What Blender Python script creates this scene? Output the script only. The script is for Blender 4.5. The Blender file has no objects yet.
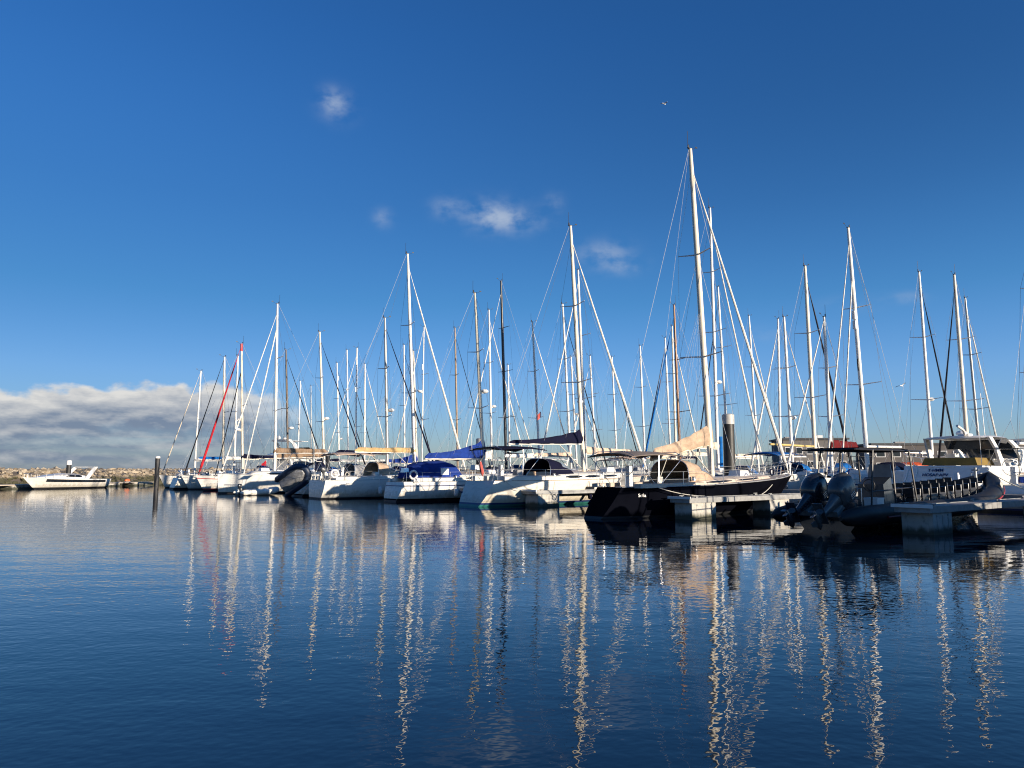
import bpy, bmesh, math, random
from mathutils import Vector, Matrix, noise
S = bpy.context.scene
COL = S.collection
R = math.radians
rnd = random.Random(7)

# ------------------------------------------------------------ camera, sky, sun, exposure
F = 745.0                       # focal length in pixels of the 1024 px wide picture
PITCH = math.atan(86.0 / F)     # the horizon lies 86 px below the middle of the picture
CAM_H = 1.95                    # eye height above the water
SUN_AZ, SUN_EL = R(131), R(10)
cd = bpy.data.cameras.new('camera'); co = bpy.data.objects.new('camera', cd); COL.objects.link(co)
cd.sensor_width = 36.0; cd.lens = 36.0 * F / 1024.0; cd.clip_start = 0.1; cd.clip_end = 30000
co.location = (0, 0, CAM_H); co.rotation_euler = (math.pi / 2 + PITCH, 0, 0)
S.camera = co
S.view_settings.view_transform = 'Standard'; S.view_settings.look = 'None'
S.view_settings.gamma = 1; S.view_settings.exposure = 0.62
S.cycles.max_bounces = 6; S.cycles.glossy_bounces = 3; S.cycles.diffuse_bounces = 3
S.cycles.pixel_filter_type = 'BLACKMAN_HARRIS'; S.cycles.filter_width = 1.1
S.cycles.caustics_reflective = False; S.cycles.caustics_refractive = False
S.cycles.sample_clamp_indirect = 4.0

def ray(px, py):
    """azimuth, elevation of the view ray through a pixel of the photograph"""
    t = (384 - py) / F; c, s = math.cos(PITCH), math.sin(PITCH)
    d = Vector(((px - 512) / F, c - t * s, s + t * c)).normalized()
    return math.atan2(d.x, d.y), math.asin(d.z)

W = bpy.data.worlds.new('World'); S.world = W; W.use_nodes = True
nt = W.node_tree; bg = nt.nodes['Background']
class NB:
    """small helper that writes math nodes"""
    def __init__(s, t): s.t = t
    def n(s, kind, **kw):
        x = s.t.nodes.new(kind)
        for k, v in kw.items(): setattr(x, k, v)
        return x
    def put(s, sock, v):
        if isinstance(v, bpy.types.NodeSocket): s.t.links.new(v, sock)
        else: sock.default_value = v
    def m(s, op, a, b=0.0, c=None, clamp=False):
        x = s.n('ShaderNodeMath', operation=op, use_clamp=clamp)
        s.put(x.inputs[0], a); s.put(x.inputs[1], b)
        if c is not None: s.put(x.inputs[2], c)
        return x.outputs[0]
    def step(s, v, lo, hi, a=0.0, b=1.0):
        x = s.n('ShaderNodeMapRange', interpolation_type='SMOOTHSTEP')
        s.put(x.inputs[0], v); s.put(x.inputs[1], lo); s.put(x.inputs[2], hi); s.put(x.inputs[3], a); s.put(x.inputs[4], b)
        return x.outputs[0]
    def mix(s, f, a, b):
        x = s.n('ShaderNodeMix', data_type='RGBA')
        s.put(x.inputs[0], f); s.put(x.inputs[6], a); s.put(x.inputs[7], b)
        return x.outputs[2]
    def xyz(s, x, y, z=0.0):
        c = s.n('ShaderNodeCombineXYZ'); s.put(c.inputs[0], x); s.put(c.inputs[1], y); s.put(c.inputs[2], z)
        return c.outputs[0]
    def noise(s, v, scale, detail=5, rough=0.55):
        x = s.n('ShaderNodeTexNoise'); s.put(x.inputs['Vector'], v); x.inputs['Scale'].default_value = scale
        x.inputs['Detail'].default_value = detail; x.inputs['Roughness'].default_value = rough
        return x.outputs['Fac']
g = NB(nt)
sky = g.n('ShaderNodeTexSky', sky_type='NISHITA', sun_disc=False)
sky.sun_elevation = SUN_EL; sky.sun_rotation = SUN_AZ
sky.altitude = 0; sky.air_density = 1.0; sky.dust_density = 0.25; sky.ozone_density = 3.0
tc = g.n('ShaderNodeTexCoord'); sp = g.n('ShaderNodeSeparateXYZ'); nt.links.new(tc.outputs['Generated'], sp.inputs[0])
az = g.m('ARCTAN2', sp.outputs[0], sp.outputs[1]); el = g.m('ARCSINE', sp.outputs[2])
# deep clear air: the sky's own colour, bluer than the standard atmosphere
deep = g.n('ShaderNodeMix', data_type='RGBA', blend_type='MULTIPLY'); deep.inputs[0].default_value = 1.0
nt.links.new(sky.outputs[0], deep.inputs[6])
ramp = g.n('ShaderNodeValToRGB'); cr = ramp.color_ramp; g.put(ramp.inputs[0], el)
for i, (p_, c_) in enumerate(((0.0, (.50, .60, .96, 1)), (0.12, (.48, .65, .99, 1)), (0.22, (.31, .595, .87, 1)), (0.34, (.255, .545, .85, 1)), (0.55, (.215, .545, .92, 1)))):
    e_ = cr.elements[i] if i < 2 else cr.elements.new(p_)
    e_.position = p_; e_.color = c_
nt.links.new(ramp.outputs[0], deep.inputs[7])
azc = g.m('MULTIPLY', g.step(az, -0.75, 0.75, -0.70, 0.70), 0.40)            # the air pales a little towards the sun's side
even = g.m('ADD', 1.0, g.m('MULTIPLY', g.step(el, 0.16, 0.48, 1.0, 0.0), g.m('ADD', 0.03, azc)))
lift = g.n('ShaderNodeVectorMath', operation='SCALE'); nt.links.new(deep.outputs[2], lift.inputs[0]); nt.links.new(even, lift.inputs['Scale'])
skyclear = lift.outputs[0]
# cumulus bank low over the breakwater, in real sky directions (radians)
cv = g.xyz(g.m('MULTIPLY', az, 9.0), g.m('MULTIPLY', el, 26.0), 3.3)
n1 = g.noise(cv, 1.0, 8, 0.58)
cv2 = g.xyz(g.m('MULTIPLY', az, 9.0), g.m('MULTIPLY', g.m('ADD', el, 0.007), 26.0), 3.3)
n2 = g.noise(cv2, 1.0, 8, 0.58)
nb = g.noise(g.xyz(g.m('MULTIPLY', az, 30.0), g.m('MULTIPLY', el, 46.0), 8.1), 1.0, 6, 0.5)
ns = g.noise(g.xyz(g.m('MULTIPLY', az, 4.0), g.m('MULTIPLY', el, 60.0), 1.7), 1.0, 5, 0.55)
top = g.m('SUBTRACT', g.step(az, -0.36, -0.20, 0.106, 0.055), g.step(az, -0.64, -0.46, 0.020, 0.0))                       # the bank thins out to the right
topn = g.m('ADD', top, g.m('MULTIPLY', g.m('SUBTRACT', nb, 0.5), 0.040))
inside = g.m('SUBTRACT', topn, el)                                # >0 below the cloud tops
edge = g.step(inside, -0.001, 0.009)
right = g.step(az, -0.37, -0.23, 1.0, 0.0)
lowfade = g.step(inside, 0.045, 0.075)
deck = g.mix(lowfade, (0.98, 0.98, 0.98, 1), g.step(ns, 0.36, 0.64, 0.50, 0.95))
dens = g.m('MULTIPLY', g.m('MULTIPLY', edge, g.m('MULTIPLY', right, 0.97)), deck)
shade = g.m('ADD', g.m('MULTIPLY', g.m('SUBTRACT', n1, n2), 2.6), g.m('ADD', g.step(inside, 0.002, 0.046, 0.98, 0.12), g.m('MULTIPLY', g.m('SUBTRACT', nb, 0.5), 0.6)), clamp=True)
ccol = g.mix(shade, (1.12, 1.45, 2.05, 1), (4.5, 4.4, 4.2, 1))
skyc = g.mix(dens, skyclear, ccol)
# a few small wisps
wn = g.noise(g.xyz(g.m('MULTIPLY', az, 30.0), g.m('MULTIPLY', el, 46.0), 5.0), 1.0, 5, 0.5)
tot = None
for px, py, sx, sy, k in ((337, 106, 15, 12, .55), (330, 98, 10, 8, .4), (383, 218, 9, 8, .4), (447, 208, 14, 9, .45), (492, 215, 26, 13, .75), (515, 222, 26, 10, .5),
                       (553, 203, 10, 9, .25), (604, 254, 24, 11, .55), (622, 266, 20, 8, .4), (905, 298, 14, 5, .3), (755, 335, 40, 7, .15), (845, 305, 30, 8, .1)):
    a0, e0 = ray(px, py); sa, se = sx / F, sy / F
    d = g.m('ADD', g.m('POWER', g.m('MULTIPLY', g.m('SUBTRACT', az, a0), 1 / sa), 2.0), g.m('POWER', g.m('MULTIPLY', g.m('SUBTRACT', el, e0), 1 / se), 2.0))
    w = g.m('MULTIPLY', g.m('EXPONENT', g.m('MULTIPLY', d, -1.0)), k)
    tot = w if tot is None else g.m('ADD', tot, w)
wd = g.m('MULTIPLY', tot, g.step(wn, 0.32, 0.68), clamp=True)
skyc = g.mix(wd, skyc, (2.3, 2.85, 3.8, 1))
nt.links.new(skyc, bg.inputs[0]); bg.inputs[1].default_value = 0.11

sd = bpy.data.lights.new('sun', 'SUN'); so = bpy.data.objects.new('sun', sd); COL.objects.link(so)
SUN = Vector((math.sin(SUN_AZ) * math.cos(SUN_EL), math.cos(SUN_AZ) * math.cos(SUN_EL), math.sin(SUN_EL)))
sd.energy = 4.8; sd.angle = R(0.53); sd.color = (1.0, 0.86, 0.69)
so.rotation_euler = SUN.to_track_quat('Z', 'Y').to_euler()

# ------------------------------------------------------------ materials
def new_mat(name):
    m = bpy.data.materials.new(name); m.use_nodes = True
    return m, NB(m.node_tree), m.node_tree.nodes['Principled BSDF']
MATS = {}
def mat(name, col, rough=0.5, metal=0.0, var=0.12, scale=3.0, bump=0.0, bscale=20.0, coat=0.0, stain=None, stretch=(1, 1, 1)):
    if name in MATS: return MATS[name]
    m, q, p = new_mat(name)
    t = q.n('ShaderNodeTexCoord'); mp = q.n('ShaderNodeMapping'); q.put(mp.inputs[0], t.outputs['Object']); mp.inputs['Scale'].default_value = stretch
    f = q.noise(mp.outputs[0], scale, 6, 0.6)
    a = tuple(c * (1 - var) for c in col) + (1,); b = tuple(min(1, c * (1 + var)) for c in col) + (1,)
    c = q.mix(q.step(f, 0.3, 0.7), a, b)
    if stain:
        f2 = q.noise(mp.outputs[0], scale * 2.7, 8, 0.65)
        c = q.mix(q.m('MULTIPLY', q.step(f2, 0.52, 0.75), stain[1]), c, tuple(stain[0]) + (1,))
    q.put(p.inputs['Base Color'], c); p.inputs['Metallic'].default_value = metal
    q.put(p.inputs['Roughness'], q.step(f, 0.2, 0.8, max(0.02, rough - 0.08), min(1, rough + 0.08)))
    if coat: p.inputs['Coat Weight'].default_value = coat
    if bump:
        bn = q.n('ShaderNodeBump'); bn.inputs['Strength'].default_value = 0.6; bn.inputs['Distance'].default_value = bump
        q.put(bn.inputs['Height'], q.noise(mp.outputs[0], bscale, 4, 0.6)); q.put(p.inputs['Normal'], bn.outputs[0])
    MATS[name] = m
    return m
GEL = mat('white gelcoat', (0.78, 0.76, 0.71), 0.28, 0, 0.05, 1.2, stain=((0.5, 0.46, 0.38), 0.25), stretch=(1, 1, 4))
GEL2 = mat('cream gelcoat', (0.72, 0.67, 0.57), 0.3, 0, 0.05, 1.2, stain=((0.45, 0.40, 0.30), 0.25), stretch=(1, 1, 4))
GELG = mat('pale grey gelcoat', (0.55, 0.57, 0.58), 0.3, 0, 0.06, 1.2)
NAVY = mat('navy gelcoat', (0.0035, 0.004, 0.007), 0.42, 0, 0.2, 1.0)
NAVY.node_tree.nodes['Principled BSDF'].inputs['Specular IOR Level'].default_value = 0.0
TEALH = mat('teal paint', (0.03, 0.17, 0.15), 0.45, 0, 0.15, 2)
DKBLUE = mat('dark blue paint', (0.02, 0.04, 0.13), 0.4, 0, 0.15)
REDP = mat('red paint', (0.45, 0.03, 0.03), 0.4, 0, 0.15)
BLACKP = mat('black antifouling', (0.015, 0.016, 0.02), 0.6, 0, 0.3, 3, stain=((0.05, 0.06, 0.03), 0.6))
DECK = mat('deck grp', (0.66, 0.64, 0.58), 0.6, 0, 0.06, 4, stain=((0.4, 0.37, 0.3), 0.3))
TEAK = mat('weathered teak', (0.36, 0.27, 0.19), 0.7, 0, 0.3, 6, stretch=(1, 14, 1))
ALU = mat('white anodised mast', (0.80, 0.78, 0.72), 0.35, 0.0, 0.06, 2, stain=((0.55, 0.5, 0.4), 0.3), stretch=(1, 1, .3))
ALUC = mat('cream mast paint', (0.74, 0.67, 0.53), 0.4, 0.0, 0.10, 2, stain=((0.5, 0.4, 0.25), 0.4), stretch=(1, 1, .3))
ALUG = mat('bare grey alloy', (0.40, 0.40, 0.38), 0.42, 0.3, 0.15, 2, stretch=(1, 1, .3))
ALUB = mat('black mast paint', (0.03, 0.03, 0.035), 0.35, 0, 0.2, 2)
BROWNM = mat('varnished wood spar', (0.28, 0.13, 0.05), 0.35, 0, 0.25, 2, stretch=(1, 1, .2))
STEEL = mat('stainless tube', (0.62, 0.62, 0.62), 0.25, 0.9, 0.08, 5)
WIRE = mat('rigging wire', (0.20, 0.20, 0.21), 0.4, 0.5, 0.15, 8)
WIREL = mat('bright rigging wire', (0.6, 0.6, 0.58), 0.35, 0.3, 0.15, 8)
GLASS = mat('smoked window', (0.012, 0.015, 0.02), 0.06, 0, 0.2, 2)
CLEAR = mat('hazy vinyl window', (0.22, 0.26, 0.30), 0.12, 0, 0.2, 2)
RUB = mat('black rubber', (0.018, 0.018, 0.02), 0.55, 0, 0.25, 6)
HYP = mat('black hypalon tube', (0.013, 0.013, 0.014), 0.5, 0, 0.2, 3, stain=((0.04, 0.037, 0.034), 0.5))
HYP.node_tree.nodes['Principled BSDF'].inputs['Specular IOR Level'].default_value = 0.3
HYPB = mat('dark blue hypalon', (0.02, 0.035, 0.07), 0.5, 0, 0.2, 3)
ROPE = mat('pale rope', (0.55, 0.52, 0.45), 0.8, 0, 0.2, 30)
WHITEP = mat('white plastic', (0.78, 0.77, 0.74), 0.4, 0, 0.05, 3)
ORANGE = mat('orange plastic', (0.75, 0.16, 0.05), 0.5, 0, 0.1, 3)
CONC = mat('float concrete', (0.47, 0.45, 0.40), 0.85, 0, 0.12, 2.5, 0.004, 30, stain=((0.16, 0.15, 0.12), 0.7))
PLANK = mat('grey pontoon planks', (0.33, 0.31, 0.28), 0.8, 0, 0.2, 5, 0.004, 25, stretch=(1, 9, 1))
FRAMEG = mat('galvanised pontoon frame', (0.30, 0.30, 0.29), 0.6, 0.3, 0.2, 4)
def fabric(name, col):
    m = mat(name, col, 0.9, 0, 0.22, 2.2, 0.05, 4.5, stretch=(1, 1.5, 1.5)); m.node_tree.nodes['Principled BSDF'].inputs['Specular IOR Level'].default_value = 0.15
    return m
BLUEF = fabric('royal blue canvas', (0.014, 0.040, 0.21))
AZURE = fabric('azure canvas', (0.01, 0.12, 0.38))
NAVYF = fabric('navy canvas', (0.006, 0.007, 0.024))
BLACKF = fabric('black canvas', (0.014, 0.014, 0.018))
BEIGE = fabric('beige canvas', (0.45, 0.33, 0.23))
TAN = fabric('tan canvas', (0.50, 0.34, 0.16))
PEACH = fabric('peach canvas', (0.62, 0.46, 0.34))
BROWNF = fabric('brown canvas', (0.25, 0.17, 0.11))
GREYF = fabric('grey canvas', (0.33, 0.33, 0.33))
WINE = fabric('wine red canvas', (0.11, 0.012, 0.014))
ORANGF = fabric('orange canvas', (0.60, 0.10, 0.03))
WHITEF = fabric('white sailcloth', (0.74, 0.71, 0.64))
CREAMF = fabric('cream sailcloth', (0.62, 0.54, 0.42))
REDF = fabric('red canvas', (0.42, 0.02, 0.03))
PINKF = fabric('faded red bunting', (0.55, 0.12, 0.10))
GREENF = fabric('dark green canvas', (0.02, 0.07, 0.05))

def water_mark(m, lo, hi, col, amt, streak=5.0):
    """dirt and weed left by the water: a ragged band that starts at the water line, with runs above it"""
    nt_ = m.node_tree; q = NB(nt_); p = nt_.nodes['Principled BSDF']; old = p.inputs['Base Color'].links[0].from_socket
    t = q.n('ShaderNodeTexCoord'); sx = q.n('ShaderNodeSeparateXYZ'); q.put(sx.inputs[0], t.outputs['Object'])
    nz = q.noise(q.xyz(q.m('MULTIPLY', sx.outputs[0], streak), q.m('MULTIPLY', sx.outputs[1], streak), q.m('MULTIPLY', sx.outputs[2], 0.8)), 1.0, 6, 0.65)
    z = q.m('ADD', sx.outputs[2], q.m('MULTIPLY', q.m('SUBTRACT', nz, 0.5), -(hi - lo) * 2.2))
    q.put(p.inputs['Base Color'], q.mix(q.step(z, lo, hi, amt, 0.0), old, tuple(col) + (1,)))
water_mark(GEL, 0.15, 0.75, (0.36, 0.31, 0.20), 0.55); water_mark(GEL2, 0.15, 0.8, (0.34, 0.28, 0.18), 0.55); water_mark(GELG, 0.15, 0.7, (0.25, 0.22, 0.16), 0.5)
water_mark(CONC, 0.10, 0.32, (0.035, 0.040, 0.020), 0.92, 3.0)
# ------------------------------------------------------------ mesh helpers
class MB:
    """collects geometry and links it as ONE mesh object"""
    def __init__(s): s.v = []; s.f = []; s.k = []
    def add(s, verts, faces, mi=0):
        b = len(s.v); s.v += [tuple(v) for v in verts]; s.f += [tuple(i + b for i in f) for f in faces]; s.k += [mi] * len(faces)
        return s
    def box(s, c, d, mi=0, rz=0.0, taper=1.0):
        x, y, z = d[0] / 2, d[1] / 2, d[2] / 2; ca, sa = math.cos(rz), math.sin(rz); vs = []
        for sz in (-1, 1):
            t = taper if sz > 0 else 1.0
            for sx, sy in ((-1, -1), (1, -1), (1, 1), (-1, 1)):
                px, py = sx * x * t, sy * y * t
                vs.append((c[0] + px * ca - py * sa, c[1] + px * sa + py * ca, c[2] + sz * z))
        return s.add(vs, [(3, 2, 1, 0), (4, 5, 6, 7), (0, 1, 5, 4), (1, 2, 6, 5), (2, 3, 7, 6), (3, 0, 4, 7)], mi)
    def ring_loft(s, rings, mi=0, closed=True, cap0=True, cap1=True):
        n = len(rings[0]); vs = [p for r in rings for p in r]; fs = []
        m = n if closed else n - 1
        for i in range(len(rings) - 1):
            for j in range(m):
                a = i * n + j; b = i * n + (j + 1) % n
                fs.append((a, b, b + n, a + n))
        if cap0: fs.append(tuple(range(n - 1, -1, -1)))
        if cap1: fs.append(tuple((len(rings) - 1) * n + j for j in range(n)))
        return s.add(vs, fs, mi)
    def tube(s, pts, r, mi=0, n=6, cap=True, sq=1.0):
        pts = [Vector(p) for p in pts]; rr = r if isinstance(r, (list, tuple)) else [r] * len(pts); rings = []
        for i, p in enumerate(pts):
            t = (pts[min(i + 1, len(pts) - 1)] - pts[max(i - 1, 0)]).normalized()
            up = Vector((0, 0, 1)) if abs(t.z) < 0.95 else Vector((1, 0, 0))
            u = t.cross(up).normalized(); w = u.cross(t).normalized()
            rings.append([p + (u * math.cos(k * 2 * math.pi / n) + w * math.sin(k * 2 * math.pi / n) * sq) * rr[i] for k in range(n)])
        return s.ring_loft(rings, mi, True, cap, cap)
    def ell(s, c, d, mi=0, n=10, m=6, zmin=-1.0):
        rings = []
        for i in range(m + 1):
            a = -math.pi / 2 + math.pi * i / m
            z = max(zmin, math.sin(a)); r = max(1e-3, math.cos(a))
            rings.append([(c[0] + d[0] * r * math.cos(2 * math.pi * j / n), c[1] + d[1] * r * math.sin(2 * math.pi * j / n), c[2] + d[2] * z) for j in range(n)])
        return s.ring_loft(rings, mi)
    def torus(s, c, R1, r, axis='x', mi=0, n=18, m=6, frac=1.0):
        vs = []; fs = []
        for i in range(n):
            a = 2 * math.pi * i / n * frac
            for j in range(m):
                b = 2 * math.pi * j / m; q = R1 + r * math.cos(b); h = r * math.sin(b)
                p = (h, q * math.cos(a), q * math.sin(a)) if axis == 'x' else ((q * math.cos(a), h, q * math.sin(a)) if axis == 'y' else (q * math.cos(a), q * math.sin(a), h))
                vs.append((c[0] + p[0], c[1] + p[1], c[2] + p[2]))
        for i in range(n if frac == 1.0 else n - 1):
            for j in range(m):
                fs.append((i * m + j, ((i + 1) % n) * m + j, ((i + 1) % n) * m + (j + 1) % m, i * m + (j + 1) % m))
        return s.add(vs, fs, mi)
    def build(s, name, mats, parent=None, ang=38, fix=True):
        me = bpy.data.meshes.new(name); me.from_pydata(s.v, [], s.f); me.update()
        for m in (mats if isinstance(mats, (list, tuple)) else [mats]): me.materials.append(m)
        me.polygons.foreach_set('material_index', s.k)
        if fix:
            bm = bmesh.new(); bm.from_mesh(me); bmesh.ops.recalc_face_normals(bm, faces=bm.faces); bm.to_mesh(me); bm.free()
        me.polygons.foreach_set('use_smooth', [True] * len(me.polygons))
        me.set_sharp_from_angle(angle=R(ang))
        o = bpy.data.objects.new(name, me); COL.objects.link(o)
        if parent: o.parent = parent
        return o
def _split(s, name, mats, parent=None, ang=38):
    """build every separate piece of the collected geometry as an object of its own"""
    par = list(range(len(s.v)))
    def find(a):
        while par[a] != a: par[a] = par[par[a]]; a = par[a]
        return a
    for f in s.f:
        for v in f[1:]: par[find(v)] = find(f[0])
    groups = {}
    for f, k in zip(s.f, s.k): groups.setdefault(find(f[0]), []).append((f, k))
    out = []
    for fs in groups.values():
        ids = sorted({v for f, _ in fs for v in f}); ix = {v: i for i, v in enumerate(ids)}
        b = MB(); b.v = [s.v[i] for i in ids]; b.f = [tuple(ix[v] for v in f) for f, _ in fs]; b.k = [k for _, k in fs]
        out.append(b.build(name, mats, parent, ang))
    return out
MB.split = _split
def tag(o, label=None, cat=None, group=None, kind=None):
    if label: o['label'] = label
    if cat: o['category'] = cat
    if group: o['group'] = group
    if kind: o['kind'] = kind
    return o
def empty(name, loc, rz=0.0, label=None, cat=None, group=None):
    o = bpy.data.objects.new(name, None); COL.objects.link(o); o.empty_display_size = 0.3
    o.location = loc; o.rotation_euler = (0, 0, rz)
    return tag(o, label, cat, group)
def copy_tree(o, parent=None):
    c = o.copy(); COL.objects.link(c)
    if parent: c.parent = parent
    for ch in list(o.children): copy_tree(ch, c)
    return c

# ------------------------------------------------------------ the marina's plan
# berths run along LAT (towards us and to the right), boats lie along HEAD (away and to the right)
ORG = Vector((3.1, 30.3, 0)); HANG = math.atan2(0.61, 0.79)
HEAD = Vector((math.cos(HANG), math.sin(HANG), 0)); LAT = Vector((HEAD.y, -HEAD.x, 0))
def berth(L, A, z=0.0): return ORG + LAT * L + HEAD * A + Vector((0, 0, z))
def lat_of(px, A):
    """lateral place on the plan of a mast foot seen at column px, A metres in from the row front"""
    k = (px - 512) / F * 0.9964
    p = ORG + HEAD * A
    return (k * p.y - p.x) / (LAT.x - k * LAT.y)
def height_at(py, Y):
    t = (384 - py) / F; c, s = math.cos(PITCH), math.sin(PITCH)
    return CAM_H + Y * (s + t * c) / (c - t * s)
def x_at(px, py, Y):
    t = (384 - py) / F; c, s = math.cos(PITCH), math.sin(PITCH)
    return Y * ((px - 512) / F) / (c - t * s)

# ------------------------------------------------------------ water, breakwater
def make_water():
    b = MB(); b.add([(-9000, -300, 0), (9000, -300, 0), (9000, 16000, 0), (-9000, 16000, 0)], [(0, 1, 2, 3)])
    m, q, p = new_mat('harbour water')
    t = q.n('ShaderNodeNewGeometry')
    P = t.outputs['Position']
    p.inputs['Base Color'].default_value = (0.003, 0.011, 0.021, 1); p.inputs['Roughness'].default_value = 0.012; p.inputs['IOR'].default_value = 1.52
    def mapped(sx, sy, rz=0.0):
        mp = q.n('ShaderNodeMapping'); q.put(mp.inputs[0], P); mp.inputs['Scale'].default_value = (sx, sy, 1); mp.inputs['Rotation'].default_value = (0, 0, rz)
        return mp.outputs[0]
    patch = q.step(q.noise(mapped(0.055, 0.09, 0.4), 1.0, 3, 0.5), 0.36, 0.66, 0.55, 1.15)   # light airs: calmer and livelier patches
    # the air is stiller in the lee of the berthed boats: ripples fade towards the front row
    dt = q.n('ShaderNodeVectorMath', operation='DOT_PRODUCT'); q.put(dt.inputs[0], P); dt.inputs[1].default_value = (HEAD.x, HEAD.y, 0)
    lee = q.m('MULTIPLY', q.step(q.m('SUBTRACT', dt.outputs['Value'], ORG.dot(HEAD)), -11.0, -1.5, 1.0, 0.24), patch)
    px_ = q.n('ShaderNodeSeparateXYZ'); q.put(px_.inputs[0], P)
    lee = q.m('MULTIPLY', lee, q.step(px_.outputs[0], -26.0, -5.0, 0.6, 1.0))          # and in the lee of the breakwater
    h = q.m('MULTIPLY', q.noise(mapped(0.42, 1.25, 0.12), 1.0, 1, 0.4), 0.0075)
    h = q.m('ADD', h, q.m('MULTIPLY', q.noise(mapped(1.5, 2.6, -0.25), 1.0, 1, 0.4), 0.0026))
    h = q.m('ADD', h, q.m('MULTIPLY', q.m('MULTIPLY', q.noise(mapped(4.6, 6.0, 0.5), 1.0, 1, 0.4), 0.0036), lee))
    h = q.m('ADD', h, q.m('MULTIPLY', q.m('MULTIPLY', q.noise(mapped(10.0, 12.0, -0.4), 1.0, 1, 0.4), 0.0027), lee))
    bn = q.n('ShaderNodeBump'); bn.inputs['Strength'].default_value = 1.0; bn.inputs['Distance'].default_value = 1.0
    q.put(bn.inputs['Height'], h); q.put(p.inputs['Normal'], bn.outputs[0])
    tag(b.build('water', m, fix=False), kind='structure')
make_water()

BW = [(-150, -20), (-92, 30), (-61.5, 66), (-54, 95), (-55, 150), (-40, 205), (60, 245), (230, 215), (420, 150)]   # water line of the breakwater
def bw_point(s):
    acc = 0
    for a, b in zip(BW, BW[1:]):
        d = math.dist(a, b)
        if acc + d >= s or (a, b) == (BW[-2], BW[-1]):
            t = (s - acc) / d; ux, uy = (b[0] - a[0]) / d, (b[1] - a[1]) / d
            return a[0] + ux * d * t, a[1] + uy * d * t, -uy, ux
        acc += d
BWLEN = sum(math.dist(a, b) for a, b in zip(BW, BW[1:]))
def make_breakwater():
    rr = random.Random(3); prof = [(-1.0, -0.8), (0.0, 0.0), (2.2, 1.0), (4.8, 2.1), (7.5, 2.42), (11, 2.35), (16, -0.8)]
    b = MB(); rings = []
    for i in range(0, int(BWLEN), 3):
        x, y, nx, ny = bw_point(i)
        rings.append([(x + nx * d, y + ny * d, z - 0.35 + rr.uniform(-.12, .12)) for d, z in prof])
    b.ring_loft(rings, 0, closed=False, cap0=False, cap1=False)
    core = mat('breakwater core', (0.16, 0.13, 0.10), 0.95, 0, 0.3, 0.6)
    tag(b.build('breakwater_bank', core, ang=80), kind='structure')
    m, q, p = new_mat('rock armour')
    t = q.n('ShaderNodeNewGeometry'); sx = q.n('ShaderNodeSeparateXYZ'); q.put(sx.inputs[0], t.outputs['Position'])
    nA = q.noise(t.outputs['Position'], 0.9, 6, 0.6); nB = q.noise(t.outputs['Position'], 5.0, 6, 0.65)
    c = q.mix(q.step(t.outputs['Random Per Island'], 0.0, 1.0), (0.22, 0.17, 0.11, 1), (0.48, 0.40, 0.29, 1))
    c = q.mix(q.m('MULTIPLY', q.step(nB, 0.45, 0.7), 0.5), c, (0.15, 0.12, 0.09, 1))
    tide = q.m('ADD', sx.outputs[2], q.m('MULTIPLY', q.m('SUBTRACT', nA, 0.5), 1.3))
    c = q.mix(q.step(tide, 0.85, 1.25, 0.9, 0.0), c, (0.042, 0.044, 0.018, 1))      # weed below the tide line
    q.put(p.inputs['Base Color'], c); p.inputs['Roughness'].default_value = 0.9
    ico = bmesh.new(); bmesh.ops.create_icosphere(ico, subdivisions=1, radius=1.0)
    iv = [v.co.copy() for v in ico.verts]; fi = [tuple(v.index for v in f.verts) for f in ico.faces]; ico.free()
    b = MB(); s = 60.0
    while s < 480:
        far = s > 200
        for _ in range(11 if not far else 5):
            x, y, nx, ny = bw_point(s + rr.uniform(-.8, .8)); d = rr.uniform(-0.6, 7.4) if not far else rr.uniform(0.5, 7.4)
            z = 0
            for (d0, z0), (d1, z1) in zip(prof, prof[1:]):
                if d0 <= d <= d1: z = z0 + (z1 - z0) * (d - d0) / (d1 - d0)
            r = rr.uniform(.22, .46) * (1.0 if not far else 1.5); off = Vector((rr.uniform(0, 99), rr.uniform(0, 99), rr.uniform(0, 99)))
            sc = (rr.uniform(.8, 1.35), rr.uniform(.8, 1.35), rr.uniform(.6, .95)); M = Matrix.Rotation(rr.uniform(0, 6.28), 3, 'Z') @ Matrix.Rotation(rr.uniform(-.5, .5), 3, 'X')
            vs = []
            for v in iv:
                k = 1 + 0.5 * noise.noise(v * 1.1 + off) + 0.2 * noise.noise(v * 2.6 + off)
                w = M @ Vector((v.x * sc[0], v.y * sc[1], v.z * sc[2])) * (r * k); vs.append((x + nx * d + w.x, y + ny * d + w.y, max(-1, z - (0.25 if d < 4.5 else 0.42) + w.z)))
            b.add(vs, fi)
        s += 0.62 if not far else 1.1
    tag(b.build('rock_armour', m, ang=25, fix=False), 'tumbled pale rock armour with a dark weed band covering the breakwater', 'rocks', kind='stuff')
make_breakwater()
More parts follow.
